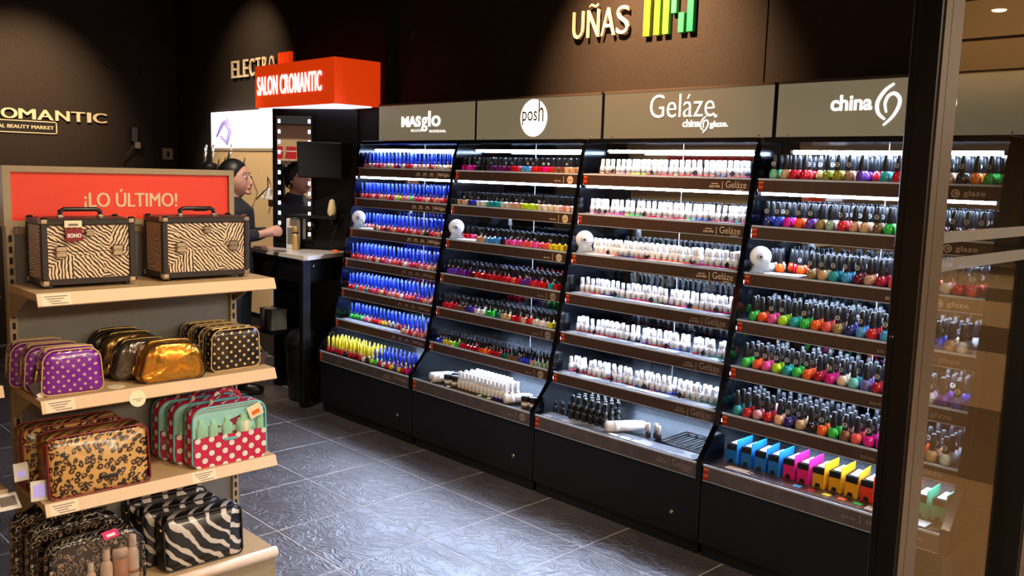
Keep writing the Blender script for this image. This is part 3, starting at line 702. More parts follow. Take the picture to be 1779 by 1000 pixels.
# tester reels on the third shelf
for u in range(4):
    x, y, z = u+0.070, LY[2]+0.030, LZ[2]+0.0004
    R = empty('tape_reel', (x, y, z), f'white round tape reel in clear holder, third shelf of {DISPW[u]} nail display', 'tape reel', 'tape reels on the third shelves', rz=0.75, world=False)
    part(B().mark(0, True).lathe([(.020, -.010), (.043, -.010), (.045, -.007), (.045, .007), (.043, .010), (.020, .010)], 28).xf(Matrix.Translation((0, 0, .070)) @ Matrix.Rotation(PI/2, 4, 'X')), 'roll', 'tape_white', R)
    part(B().mark(0, True).lathe([(.006, -.013), (.018, -.013), (.019, .013), (.006, .013)], 20).xf(Matrix.Translation((0, 0, .070)) @ Matrix.Rotation(PI/2, 4, 'X')), 'hub', 'tube_cap', R)
    part(B().mark(0, True).cyl((0, -.016, .070), (0, .016, .070), .006, n=12), 'spindle', 'black_plastic', R)
    part(B().bbox((-.040, -.017, 0), (.048, .017, .012), .003).prism([(-.034, .012), (.044, .012), (.030, .060), (-.020, .060)], 1, -.017, -.0145).prism([(-.034, .012), (.044, .012), (.030, .060), (-.020, .060)], 1, .0145, .017), 'holder', 'clear_acrylic', R)
    for k in range(3):
        xx = u+0.125+0.055*k
        top('paper_swatch_sheet', 'paper', B().bbox((xx-.026, y-.022, z+.0006), (xx+.026, y+.052+.004*k, z+.004+.001*k), .0008), f'{ORD[k]} white paper sheet right of the reel, third shelf of {DISPW[u]} nail display', 'paper', 'paper sheets on the third shelves', (xx, y, z+.0006))
# cards lying on the sixth shelf of the first display
for k in range(8):
    xx = 0.10+0.083*k
    top('colour_card', 'card_grey', B().bbox((xx-.036, LY[5]+.010, LZ[5]+.0006), (xx+.036, LY[5]+.062, LZ[5]+.0030), .0006), f'grey colour card, {ORD[k]} from left, front of the sixth shelf, leftmost display', 'card', 'grey cards on the sixth shelf', (xx, LY[5]+.03, LZ[5]+.0006))
# printed strips in front of the gel bottles, white cards on them
for l in range(7):
    y, z = LY[l], LZ[l]; d = .034 if l < 3 else .058
    if l == 6: d = .085
    top('shelf_card_strip', 'card_printed', B().bbox((2.04, y+.010, z+.0018), (2.96, y+.008+d, z+.0036), .0006), f'printed grey card strip along the front of the {SHW[l]} shelf of the third display', 'card', 'printed strips under the gel bottles', (2.5, y+.03, z+.0018))
    if l >= 2:
        for k in range(3):
            xx = 2.50+.072*k
            top('price_card', 'paper', B().bbox((xx-.028, y+.016, z+.0044), (xx+.028, y+.040, z+.0054), .0003), f'small white price card, {ORD[k]} of three on the {SHW[l]} strip, third display', 'card', 'white cards on the grey strips', (xx, y+.03, z+.0044))
# black diamond tags leaning among the gel bottles
tg = B().mark(0).add([(-.013, 0, .0), (0, -.003, -.0), (0, 0, 0)], [])
dm = B().prism([(-.015, .015), (0, 0), (.015, .015), (0, .030)], 1, -.0012, .0012).mesh('diamond_tag', 'black_plastic')
for l in range(6):
    for k, xf_ in enumerate(((.17, .42, .66, .86), (.12, .16, .40, .78, .86), (.22, .46, .72, .90), (.30, .52, .74, .88), (.20, .42, .64, .84), (.14, .36, .56, .76))[l]):
        o = bpy.data.objects.new('diamond_tag', dm); C.objects.link(o); o.location = (2.0+xf_, LY[l]+(.046 if l < 3 else .052)-.012, LZ[l]+.004); o.rotation_euler = (-.35, 0, random.uniform(-.3, .3))
        tag(o, f'small black diamond tag, {ORD[k]} from left among gel bottles, {SHW[l]} shelf', 'tag', 'black diamond tags')
# ---- bottom trays
def lying_bottle(name, loc, L, r, rz, label, mats, cat='bottle', group=None):
    R = empty(name, loc, label, cat, group, rz=rz, world=False); M = Matrix.Translation((0, 0, r)) @ Matrix.Rotation(PI/2, 4, 'Y')
    part(B().mark(0, True).lathe([(r*.8, -L/2), (r, -L/2+.006), (r, L*.28), (r*.9, L*.30), (r*.9, L/2-.006), (r*.7, L/2)], 18).xf(M), 'body', mats[0], R)
    part(B().mark(0, True).lathe([(r*1.02, -L*.30), (r*1.02, -L*.16)], 18).xf(M), 'band', mats[1], R)
    part(B().mark(0, True).lathe([(r*.72, L*.5), (r*.75, L*.52), (r*.6, L*.56)], 16).xf(M), 'lid', mats[2], R)
zt = LZ[6]+.0006
lying_bottle('white_roll_bottle', (1.155, LY[6]+.105, zt), .15, .024, 1.15, 'white bottle lying leftmost on the bottom tray of the second display', ['white_bottle', 'tape_white', 'tan_polish'], group='lying white bottles')
lying_bottle('white_roll_bottle', (1.205, LY[6]+.085, zt), .15, .024, 1.2, 'white bottle lying beside the left pair of dark lidded jars', ['white_bottle', 'tape_white', 'tan_polish'], group='lying white bottles')
lying_bottle('white_roll_bottle', (1.80, LY[6]+.085, zt), .15, .025, 1.15, 'white bottle lying left of the right pair of dark lidded jars', ['white_bottle', 'tape_white', 'tan_polish'], group='lying white bottles')
lying_bottle('white_roll_bottle', (2.50, LY[6]+.11, zt+.004), .19, .026, 1.0, 'white bottle lying on the third display tray by black bottles', ['white_bottle', 'tape_white', 'tan_polish'], group='lying white bottles')
def jar(x, y, lab):
    R = empty('cream_jar', (x, y, zt), lab, 'jar', 'dark lidded jars on the tray', world=False)
    part(B().mark(0, True).lathe([(.018, 0), (.021, .003), (.021, .030), (.018, .034)], 16), 'body', 'tan_polish', R)
    part(B().mark(0, True).lathe([(.0235, .034), (.024, .037), (.024, .056), (.022, .060)], 18), 'lid', 'jar_lid', R)
    part(B().mark(0, True).lathe([(.0213, .008), (.0213, .024)], 16), 'label_band', 'white_bottle', R)
for x, y, t in ((1.262, LY[6]+.060, 'jar with dark lid, front left, beside white bottles on second display tray'), (1.318, LY[6]+.066, 'jar with dark lid, front right of the left four, second display tray'),
                (1.262, LY[6]+.120, 'jar with dark lid, back left of the left four, second display tray'), (1.318, LY[6]+.126, 'jar with dark lid, back right of the left four, second display tray'),
                (1.885, LY[6]+.060, 'jar with dark lid at the right end of second display tray, front'), (1.935, LY[6]+.070, 'jar with dark lid at far right corner of second display tray'), (1.930, LY[6]+.125, 'jar with dark lid at right end of second display tray, back')): jar(x, y, t)
wb = B().mark(0, True).lathe([(.012, 0), (.014, .003), (.014, .044), (.010, .050)], 10); wc = B().mark(0, True).lathe([(.0105, .050), (.0112, .053), (.0105, .092), (.009, .096)], 10); wf = B().mark(0, True).lathe([(.0143, .001), (.0143, .012)], 10)
wbm, wcm, wfm = wb.mesh('care_bottle', 'white_bottle'), wc.mesh('cap', 'cap_white'), wf.mesh('colour_band', 'polish')
for r in range(4):
    for k in range(13):
        if r == 3 and k > 9: continue
        x = 1.372+.0305*k+.004*r; y = LY[6]+.055+.040*r
        o = bpy.data.objects.new('care_bottle', wbm); C.objects.link(o); o.location = (x, y, zt)
        tag(o, f'white care bottle, {ORD[k]} from left, {ROWW[r]} row on the second display tray', 'nail care', 'white care bottles on the second tray')
        c = bpy.data.objects.new('cap', wcm); C.objects.link(c); c.parent = o
        c = bpy.data.objects.new('colour_band', wfm); C.objects.link(c); c.parent = o; c.color = lin(PAL['tan' if k < 5 else 'sage' if k < 9 else 'violet'])
for k, (x, y) in enumerate(((1.16, .030), (1.305, .026), (1.565, .028), (1.64, .030))):
    top('sample_disc', 'tag_cream', B().mark(0, True).lathe([(.012, .0), (.014, .001), (.013, .003)], 16, (x, LY[6]+y, zt)), f'small cream sample disc, {ORD[k]} from left on second display tray', 'sample', 'sample discs', (x, LY[6]+y, zt))
# black bottles, trio of small bottles and wire rack on the third tray
bb = B().mark(0, True).lathe([(.014, 0), (.017, .003), (.0175, .055), (.015, .070), (.0085, .080)], 12).mesh('black_care_bottle', 'cap_black'); bc = B().mark(0, True).lathe([(.0095, .080), (.0105, .083), (.0100, .110), (.0075, .116)], 10).mesh('cap', 'cap_black')
bl = B().mark(0, True).lathe([(.0178, .018), (.0178, .045)], 12).mesh('label_band', 'black_plastic')
q = 0
for r in range(4):
    for k in range(6 if r < 3 else 5):
        x = 2.185+.042*k+.010*r; y = LY[6]+.085+.040*r
        o = bpy.data.objects.new('black_care_bottle', bb); C.objects.link(o); o.location = (x, y, zt+.0042); o.rotation_euler = (random.uniform(-.03, .03), random.uniform(-.03, .03), 0)
        tag(o, f'glossy black bottle, {ORD[k]} from left, {ROWW[r]} row on third display tray', 'nail care', 'black bottles on the third tray')
        for me in (bc, bl):
            c = bpy.data.objects.new(me.name, me); C.objects.link(c); c.parent = o
for k in range(5):
    x, y = 2.06+.026*k, LY[6]+.10+.018*(k % 2)
    R = empty('small_dark_bottle', (x, y, zt+.004), f'small dark bottle, {ORD[k]} from left at left end of third display tray', 'nail care', 'small dark bottles', world=False)
    part(B().mark(0, True).lathe([(.010, 0), (.012, .003), (.012, .028), (.006, .034)], 10), 'body', 'black_plastic', R); part(B().mark(0, True).lathe([(.007, .033), (.007, .055), (.005, .058)], 8), 'cap', 'cap_charcoal', R)
for k in range(3):
    x, y = 2.635+.030*k, LY[6]+.115+(.020 if k == 1 else 0)
    R = empty('small_white_bottle', (x, y, zt+.004), f'small white capped bottle, {ORD[k]} of three on the third display tray', 'nail care', 'three small bottles', world=False)
    part(B().mark(0, True).lathe([(.011, 0), (.013, .003), (.013, .026), (.007, .032)], 10), 'body', 'black_plastic', R); part(B().mark(0, True).lathe([(.0095, .031), (.0095, .066), (.007, .070)], 10), 'cap', 'white_bottle', R)
R = empty('wire_rack', (2.80, LY[6]+.20, zt), 'empty dark wire rack on the right half of the third tray', 'rack')
rk = B().mark(0, True); x0, x1, y0, y1, zz = 2.70, 2.97, LY[6]+.105, LY[6]+.33, zt+.0058
part(rk.tube([(x0, y0, zz), (x1, y0, zz), (x1, y1, zz), (x0, y1, zz)], .004, 8, True), 'rim', 'wire', R)
for k in range(6): part(B().mark(0, True).cyl((x0+.045*(k+.5), y0, zz), (x0+.045*(k+.5), y1, zz), .003, n=8), 'rod', 'wire', R)
# coloured boxes on the rightmost tray
BOXC = [('blue', (20, 110, 190))]*4 + [('pink', (226, 30, 120))]*2 + [('yellow', (228, 160, 20))]*3 + [('orange red', (226, 52, 20))]*3 + [('green', (60, 190, 140))]*2
cnt = {}
m = mat('box_card', (200, 100, 40), 0.35); n = N(m); setcol(m, n.add('ShaderNodeObjectInfo').outputs['Color'])
bx0 = B().bbox((-.026, -.020, 0), (.020, .105, .082), .0015).mesh('polish_box', 'box_card')
bx1 = B().box((-.0265, -.0206, .058), (.0205, .1055, .0826)).mesh('box_top', 'cap_black')
bx2 = B().prism([(-.020, .105), (.105, .105), (.105, -.0), (-.020, -.0)], 0, .0205, .0235).mesh('divider_wing', 'box_card')
bx3 = B().prism([(-.015, .004), (.009, .004), (.005, .020), (-.011, .020)], 1, -.0212, -.0204).mesh('cut_out_print', 'case_black')
bx4 = B().box((-.018, .0, .0827), (.012, .09, .0832)).mesh('lid_print', 'paper')
for k, (nm, c) in enumerate(BOXC):
    cnt[nm] = cnt.get(nm, 0)+1
    x = 3.085+.0655*k; y = LY[6]+.128+(.006 if k % 3 == 1 else 0)
    o = bpy.data.objects.new('polish_box', bx0); C.objects.link(o); o.location = (x, y, zt); o.color = lin(c); o.rotation_euler = (0, .06 if k in (2, 8) else 0, .10 if k in (2, 8) else 0.02)
    tag(o, f'{nm} polish box with black top, {ORD[cnt[nm]-1]} {nm} box on the rightmost tray', 'box', 'coloured boxes on the rightmost tray')
    for me in (bx1, bx2, bx3, bx4):
        ch = bpy.data.objects.new(me.name, me); C.objects.link(ch); ch.parent = o; ch.color = lin(tuple(min(255, int(v*1.1)+14) for v in c))
top('tray_insert_card', 'lip_brown', B().bbox((3.05, LY[6]+.010, LZ[6]+.0016), (3.97, LY[6]+.098, LZ[6]+.0036), .0006), 'brown printed insert card before the coloured boxes', 'card', None, (3.5, LY[6]+.05, LZ[6]+.0016))
for k, c in enumerate(('sky', 'red', 'yellow', 'orange', 'green')):
    o = top('colour_chip', 'box_card', B().bbox((3.40+.062*k, LY[6]+.045, LZ[6]+.0042), (3.432+.062*k, LY[6]+.070, LZ[6]+.0052), .0004), f'flat {c} colour chip on the brown insert card', 'colour chip', 'colour chips', (3.416+.062*k, LY[6]+.057, LZ[6]+.0042)); o.color = lin(PAL[c])
for k, x in enumerate((3.10, 3.70)):
    R = empty('instruction_print', (x+.06, LY[6]+.05, LZ[6]+.0042), ('left', 'right')[k]+' block of pale instructions on the brown insert card', 'print')
    for j in range(4): part(B().box((x, LY[6]+.030+.011*j, LZ[6]+.0042), (x+.12-.02*(j % 2), LY[6]+.035+.011*j, LZ[6]+.0046)), 'print_line', 'print_cream', R)
o = top('white_leaflet', 'paper', B().bbox((3.80, LY[6]+.012, LZ[6]+.0056), (3.93, LY[6]+.075, LZ[6]+.0076), .0006), 'white leaflet lying at the right end of the tray behind glass', 'leaflet', None, (3.86, LY[6]+.04, LZ[6]+.0056))

# ------------------------------------------------------------------ wall lettering
R = empty('wall_lettering', (1.85, YW, 2.35), 'raised cream word UÑAS on the brown wall', 'lettering')
for ch, xx, ww in (('U', 1.640, .078), ('N', 1.745, .082), ('A', 1.845, .092), ('S', 1.950, .082)):
    lettering(ch, ww, .145, (xx, YW-.020, 2.352), 'letter_cream', R, extrude=.014, bold=-0.005, name='letter')
part(B().mark(0, True).tube([(1.757, YW-.027, 2.512), (1.772, YW-.027, 2.524), (1.788, YW-.027, 2.516), (1.804, YW-.027, 2.510), (1.818, YW-.027, 2.523)], .007, 8), 'tilde', 'letter_cream', R)
GB = [(2.126, 2.166, 2.326, 2.62, (190, 214, 40)), (2.192, 2.228, 2.326, 2.62, (160, 206, 44)), (2.246, 2.284, 2.326, 2.62, (110, 190, 50)), (2.296, 2.328, 2.424, 2.62, (60, 170, 110)), (2.342, 2.376, 2.326, 2.424, (50, 168, 100)), (2.393, 2.431, 2.326, 2.62, (30, 140, 96))]
R = empty('bar_emblem', (2.28, YW, 2.32), 'emblem of six upright yellow to green bars on the wall', 'emblem')
for k, (a, b_, z0, z1, c) in enumerate(GB):
    mat(f'bar_green_{k}', c, 0.4, grain=0.03); part(B().bbox((a, YW-.030, z0), (b_, YW-.002, z1), .002), 'bar', f'bar_green_{k}', R)
R = empty('wall_lettering', (-2.0, YW, 2.35), 'raised cream word ELECTRO beside the orange box', 'lettering')
for ch, xx in zip('ELECTRO', (-2.352, -2.245, -2.140, -2.030, -1.920, -1.810, -1.700)):
    lettering(ch, .078, .145, (xx, YW-.016, 2.357), 'letter_cream', R, extrude=.012, name='letter', fat=.003)
R = empty('bar_emblem', (-1.5, YW, 2.46), 'emblem of upright red orange bars above the orange box', 'emblem')
for k in range(4): part(B().bbox((-1.555+.052*k, YW-.028, 2.36), (-1.520+.052*k, YW-.002, 2.515), .002), 'bar', 'orange_box', R)
R = empty('wall_lettering', (XB, -1.1, 1.95), 'large raised cream shop name on the dark back wall', 'lettering')
for ch, yy, ww in (('C', -1.660, .110), ('R', -1.530, .095), ('O', -1.408, .120), ('M', -1.271, .128), ('A', -1.123, .124), ('N', -0.975, .110), ('T', -0.842, .110), ('I', -0.707, .025), ('C', -0.657, .114)):
    lettering(ch, ww, .088, (XB+.014, yy, 1.957), 'letter_cream', R, facing='+x', extrude=.008, fat=.005, name='letter')
R = empty('tagline_plate', (XB, -1.3, 1.84), 'black framed plate with cream tagline under the name', 'sign')
part(B().box((XB+.001, -1.74, 1.846), (XB+.008, -.975, 1.938)), 'plate', 'black_matte', R)
part(B().box((XB+.001, -1.75, 1.838), (XB+.012, -.966, 1.846)).box((XB+.001, -1.75, 1.938), (XB+.012, -.966, 1.946)).box((XB+.001, -.975, 1.838), (XB+.012, -.966, 1.946)).box((XB+.001, -1.75, 1.838), (XB+.012, -1.74, 1.946)), 'border', 'letter_cream', R)
lettering('PROFESSIONAL BEAUTY MARKET', .715, .030, (XB+.0095, -1.708, 1.877), 'letter_cream', R, facing='+x', extrude=.001, fat=.0015)
R = empty('switch_box', (XB, 0.02, 1.70), 'small pale switch box on the dark back wall', 'switch', world=False)
part(B().bbox((0, -.05, -.055), (.03, .05, .055), .006), 'plate', 'switch_plate', R); part(B().bbox((.03, -.012, -.03), (.036, .012, .02), .002), 'rocker', 'slot_black', R)
def cable(name, pts, r, lab):
    loc = pts[0]; b = B().mark(0, True).tube(pts, r, 6); return top(name, 'wire', b, lab, 'cable', None, loc)
cable('wall_cable', [(0.20, YW-.002, 2.58), (0.21, YW-.03, 2.56), (0.235, YW-.05, 2.53), (0.225, YW-.05, 2.49), (0.20, YW-.04, 2.46)], .006, 'loose cable end on the wall above the leftmost sign')
cable('wall_cable', [(XB+.002, -.56, 2.50), (XB+.04, -.52, 2.485), (XB+.05, -.46, 2.48), (XB+.03, -.42, 2.485)], .006, 'pale cable stub high on the back wall, left one')
cable('wall_cable', [(XB+.002, -.22, 2.44), (XB+.04, -.20, 2.48), (XB+.05, -.16, 2.51), (XB+.03, -.10, 2.52)], .006, 'pale cable stub high on the back wall, right one')
R = empty('wall_camera', (XB, -.30, 1.80), 'small dark wall bracket with hanging cable on back wall', 'bracket', world=False)
part(B().bbox((0, -.03, 0), (.05, .03, .14), .005), 'bracket', 'wire', R); part(B().mark(0, True).tube([(.03, 0, .02), (.05, -.02, -.05), (.04, -.08, -.12), (.05, -.13, -.16)], .006, 6), 'cable', 'wire', R); part(B().bbox((.01, .0, -.06), (.06, .05, .0), .004), 'socket', 'switch_plate', R)

# ------------------------------------------------------------------ salon corner
R = empty('illuminated_box_sign', (-.58, -.2, 2.03), 'orange box sign with white lettering and glowing underside', 'sign')
part(B().bbox((-1.105, -.34, 2.035), (-.05, .029, 2.335), .003), 'box', 'orange_box', R)
part(B().box((-1.085, -.32, 2.026), (-.07, -.03, 2.0345)), 'light_panel', 'lightbox', R)
lettering('SALON CROMANTIC', .865, .135, (-1.065, -.3415, 2.122), 'letter_lit', R, extrude=.006, bold=0.012, spacing=1.06)
PM, PRZ = (-.86, -.37, 0), PI/6        # the panel stands turned towards the room; local x runs along it, its face is y = 0
def PW(sx, sy, z=0.0): return (PM[0]+sx*math.cos(PRZ)-sy*math.sin(PRZ), PM[1]+sx*math.sin(PRZ)+sy*math.cos(PRZ), z)
R = empty('mirror_panel', PM, 'tall black panel behind the counter carrying the lit mirror', 'panel', rz=PRZ, world=False)
part(B().bbox((.03, 0, 0), (.70, .03, 2.024), .003), 'board', 'black_panel', R)
R = empty('lit_mirror', PM, 'tall mirror with square bulbs down both edges', 'mirror', rz=PRZ, world=False)
part(B().box((.072, -.010, 1.098), (.352, -.004, 1.972)), 'mirror_glass', 'mirror', R)
part(B().box((.058, -.016, 1.084), (.072, -.0005, 1.986)).box((.352, -.016, 1.084), (.366, -.0005, 1.986)).box((.072, -.016, 1.972), (.352, -.0005, 1.986)).box((.072, -.016, 1.084), (.352, -.0005, 1.098)), 'frame', 'black_panel', R)
for k in range(12):
    for xx in (.092, .332):
        z = 1.135+.0727*k; part(B().bbox((xx-.009, -.016, z-.014), (xx+.009, -.0105, z+.014), .002), 'bulb', 'lightbox', R)
R = empty('monitor', PM, 'black monitor on wall arm beside the lit mirror', 'monitor', rz=PRZ, world=False)
Mm = Matrix.Translation((.475, -.12, 1.665)) @ Matrix.Rotation(.30, 4, 'Z') @ Matrix.Rotation(.14, 4, 'X')
part(B().bbox((-.155, -.016, -.125), (.155, .016, .125), .004).xf(Mm), 'casing', 'black_plastic', R); part(B().box((-.147, -.0175, -.115), (.147, -.0162, .116)).xf(Mm), 'screen', 'black_matte', R)
part(B().mark(0, True).cyl((.475, -.10, 1.665), (.475, -.012, 1.665), .02, n=10), 'arm', 'black_plastic', R); part(B().bbox((.43, -.014, 1.60), (.52, -.0005, 1.73), .003), 'wall_plate', 'black_plastic', R)
R = empty('wall_shelf', PM, 'small black shelf on the panel under the monitor', 'shelf', rz=PRZ, world=False)
part(B().bbox((.215, -.125, 1.258), (.60, -.0005, 1.274), .003), 'board', 'black_plastic', R)
for xx in (.38, .55): part(B().prism([(-.0005, 1.17), (-.0005, 1.258), (-.11, 1.258)], 0, xx-.006, xx+.006), 'bracket', 'black_plastic', R)
R = empty('foam_head', PW(.545, -.075, 1.2746), 'cream pear shaped bulb on the small black shelf', 'bulb', world=False)
part(B().mark(0, True).lathe([(.022, 0), (.030, .012), (.033, .035), (.028, .065), (.022, .095), (.017, .112), (.006, .120)], 16), 'body', 'foam', R); part(B().mark(0, True).tube([(.02, -.02, .015), (.030, -.028, .012), (.034, -.040, .008)], .008, 8), 'nozzle', 'foam', R)
CZ = 1.03
ctop = [(-1.02, -.53), (-.118, -.53), (-.10, -.512), (-.262, -.075), (-.84, -.408), (-1.02, -.485)]
R = empty('salon_counter', (-.7, -.3, 0), 'tall salon counter with white top and black body', 'counter')
part(B().prism(ctop, 2, CZ-.028, CZ), 'worktop', 'white_top', R)
part(B().prism([(-1.0, -.51), (-.135, -.51), (-.275, -.10), (-.84, -.42), (-1.0, -.49)], 2, .84, CZ-.028), 'apron', 'black_panel', R)
part(B().prism([(-.128, -.500), (-.120, -.498), (-.287, -.100), (-.295, -.102)], 2, .852, CZ-.034), 'drawer_front', 'base_black', R)
part(B().mark(0, True).cyl((-.150, -.440, .955), (-.138, -.435, .955), .013, n=14), 'lock', 'chrome', R)
part(B().bbox((-.155, -.545, 0), (-.105, -.485, CZ-.03), .004), 'leg', 'black_panel', R); part(B().bbox((-1.0, -.525, 0), (-.96, -.485, CZ-.03), .004), 'leg', 'black_panel', R)
part(B().prism([(-.95, -.50), (-.62, -.50), (-.62, -.30), (-.80, -.40)], 2, .42, .445), 'inner_shelf', 'black_panel', R)
R = empty('waste_bin', (-.34, -.40, 0), 'black bin with rounded lid under the salon counter', 'bin', world=False)
part(B().mark(0, True).lathe([(.115, 0), (.12, .004), (.142, .36), (.142, .375)], 24, sy=.8), 'bucket', 'black_plastic', R); part(B().mark(0, True).lathe([(.148, .372), (.150, .40), (.138, .44), (.10, .48), (.045, .50), (.01, .503)], 24, sy=.8), 'lid', 'black_plastic', R)
R = empty('cardboard_box', (-.72, -.42, .4456), 'grey box on the shelf inside the counter', 'box', world=False)
part(B().bbox((-.09, -.06, 0), (.09, .06, .15), .003), 'carton', 'gondola_back', R); part(B().box((-.015, -.061, .0), (.015, -.0602, .15)), 'tape', 'tag_dark', R)
R = empty('spray_bottle', PW(.285, -.125, CZ+.0005), 'slim gold bottle standing on the white counter', 'bottle', world=False)
part(B().mark(0, True).lathe([(.022, 0), (.025, .004), (.025, .105), (.022, .115)], 16), 'body', 'gold_bottle', R); part(B().mark(0, True).lathe([(.0235, .115), (.0235, .125)], 16), 'collar', 'case_black', R); part(B().mark(0, True).lathe([(.024, .125), (.024, .160), (.020, .166)], 16), 'cap', 'gold_bottle', R)
R = empty('lotion_box', PW(.225, -.050, CZ+.0005), 'white carton standing behind the gold bottle', 'box', world=False, rz=PRZ)
part(B().bbox((-.045, -.022, 0), (.045, .022, .215), .004), 'carton', 'white_bottle', R); part(B().box((-.036, -.0228, .03), (.036, -.0222, .15)), 'print_panel', 'gondola_back', R)
top('folded_cloth', 'skin', B().bbox((-.86, -.505, CZ+.0005), (-.72, -.405, CZ+.010), .004), 'small peach folded cloth on the white counter', 'cloth', None, (-.79, -.45, CZ+.0005))
R = empty('charger', (-.26, -.19, CZ+.0005), 'small orange plug with cord on the counter end', 'charger', world=False)
part(B().bbox((-.03, -.012, 0), (.03, .012, .016), .004), 'plug', 'orange_plastic', R); part(B().mark(0, True).tube([(-.03, 0, .008), (-.09, .02, .006), (-.10, .03, .08), (-.02, .02, .18), (.05, .03, .26)], .003, 6), 'cord', 'black_plastic', R)
# display wall behind the counter
R = empty('backlit_panel', (-2.05, .11, 1.75), 'glowing white lightbox with pale hair dryer picture', 'lightbox')
part(B().bbox((-2.72, .085, 1.760), (-1.30, .128, 2.075), .003), 'face', 'lightbox', R)
pb = B().mark(0, True).tube([(-2.60, .083, 1.86), (-2.48, .083, 1.97), (-2.40, .083, 1.99), (-2.34, .083, 1.90), (-2.40, .083, 1.80), (-2.52, .083, 1.86)], [.012, .022, .03, .024, .02, .012], 6)
part(pb, 'picture', 'purple_print', R); lettering('CROSS', .26, .04, (-2.16, .084, 1.845), 'pale_print', R); lettering('SELECT', .36, .04, (-2.18, .084, 1.785), 'pale_print', R)
R = empty('tool_wall_panel', (-2.0, .11, .4), 'beige hook panel for hair tools below the lightbox', 'panel')
part(B().bbox((-2.72, .095, .35), (-1.25, .128, 1.757), .003), 'board', 'beige_panel', R); part(B().box((-2.72, .085, 1.735), (-1.25, .096, 1.758)), 'top_rail', 'gondola_metal', R)
for k, xx in enumerate((-1.98, -1.70)): part(B().mark(0, True).tube([(xx-.02, .094, 1.52), (xx+.10, .03, 1.44), (xx-.0, -.02, 1.34)], .006, 6), 'hook', 'black_plastic', R)
part(B().prism([(-1.62, .5), (-1.25, .5), (-1.25, 1.50)], 1, .060, .094), 'grey_brace', 'grey_wall_panel', R)
for k, xx in enumerate((-1.62,)):
    top('hair_tool_box', 'white_bottle', B().bbox((xx-.09, .03, 1.34), (xx+.09, .094, 1.37), .003).bbox((xx-.04, .03, 1.37), (xx+.05, .094, 1.43), .003), 'small white carton on the beige hook panel', 'box', None, (xx, .06, 1.34))
for k, (xx, yy) in enumerate(((-2.62, -.07), (-2.52, -.05), (-2.26, -.05))):
    R = empty('hair_iron', (xx, yy, 1.42), f'upright chrome and black hair iron, {ORD[k]} from left behind the woman', 'hair iron', 'hair irons behind the woman', world=False)
    t = .35 if k != 2 else .55
    part(B().mark(0, True).tube([(0, 0, 0), (t*.14, 0, .14)], .020, 10), 'handle', 'black_plastic', R); part(B().mark(0, True).tube([(t*.14, 0, .14), (t*.36, 0, .36)], .012, 10), 'barrel', 'chrome', R); part(B().mark(0, True).tube([(t*.10+.022, 0, .10), (t*.30+.02, 0, .30)], .007, 8), 'clamp', 'chrome', R)
R = empty('iron_stand', (-2.45, -.06, 0), 'black stand holding the hair irons', 'stand')
part(B().bbox((-2.80, -.11, 1.38), (-2.15, .0, 1.42), .004), 'rack', 'black_plastic', R); part(B().mark(0, True).cyl((-2.45, -.06, 0), (-2.45, -.06, 1.38), .02, n=10), 'pole', 'black_plastic', R); part(B().mark(0, True).cyl((-2.45, -.06, 0), (-2.45, -.06, .02), .15, n=20), 'foot', 'black_plastic', R)

# ------------------------------------------------------------------ woman at the counter (local frame: +x is forward)
WR = empty('person', (-.67, -.78, 0), 'woman in black top with dark ponytail leaning on the counter', 'person', rz=.76, world=False); WR.scale = (1.035, 1.035, 1.035)
def capsule(b, pts, rad, n=12): return b.mark(0, True).tube(pts, rad, n)
b = B()
capsule(b, [(0, 0, .80), (0, 0, .92), (.005, 0, 1.05), (.02, 0, 1.17), (.02, 0, 1.27), (.012, 0, 1.33)], [.13, .135, .115, .13, .125, .06], 18)     # trunk
b.v = [(x, y*(1.32 if .75 < z < 1.35 else 1), z) for x, y, z in b.v]
capsule(b, [(.010, 0, 1.28), (.020, 0, 1.34), (.030, 0, 1.42)], [.062, .052, .050], 14)                                                         # neck
# head: egg with jaw, brow, nose, chin
hb = B().mark(0, True).ball((.045, 0, 1.47), (.098, .074, .115), 24, 18)
def face(p):
    x, y, z = p; dx, dz = x-.045, z-1.47
    if dz < -.02: y *= 1-.22*min(1, (-.02-dz)/.09); x += .016*min(1, (-.02-dz)/.09)*(1 if dx > 0 else -.9)
    if dx > .05 and abs(y) < .03:
        if abs(dz-.022) < .016: x -= .004
    return (x, y, z)
hb.v = [face(p) for p in hb.v]; b.add(hb.v, hb.f)
capsule(b, [(.138, 0, 1.488), (.152, 0, 1.462), (.162, 0, 1.443), (.142, 0, 1.436)], [.008, .010, .013, .010], 10)   # nose
b.ball((.134, 0, 1.383), (.020, .024, .017), 12, 8); b.ball((.143, 0, 1.412), (.010, .022, .010), 12, 8)                # chin, lips
for s in (1, -1): b.ball((.030, s*.073, 1.462), (.018, .009, .030), 10, 8); b.ball((.120, s*.036, 1.503), (.016, .022, .008), 10, 6)   # ears, brows
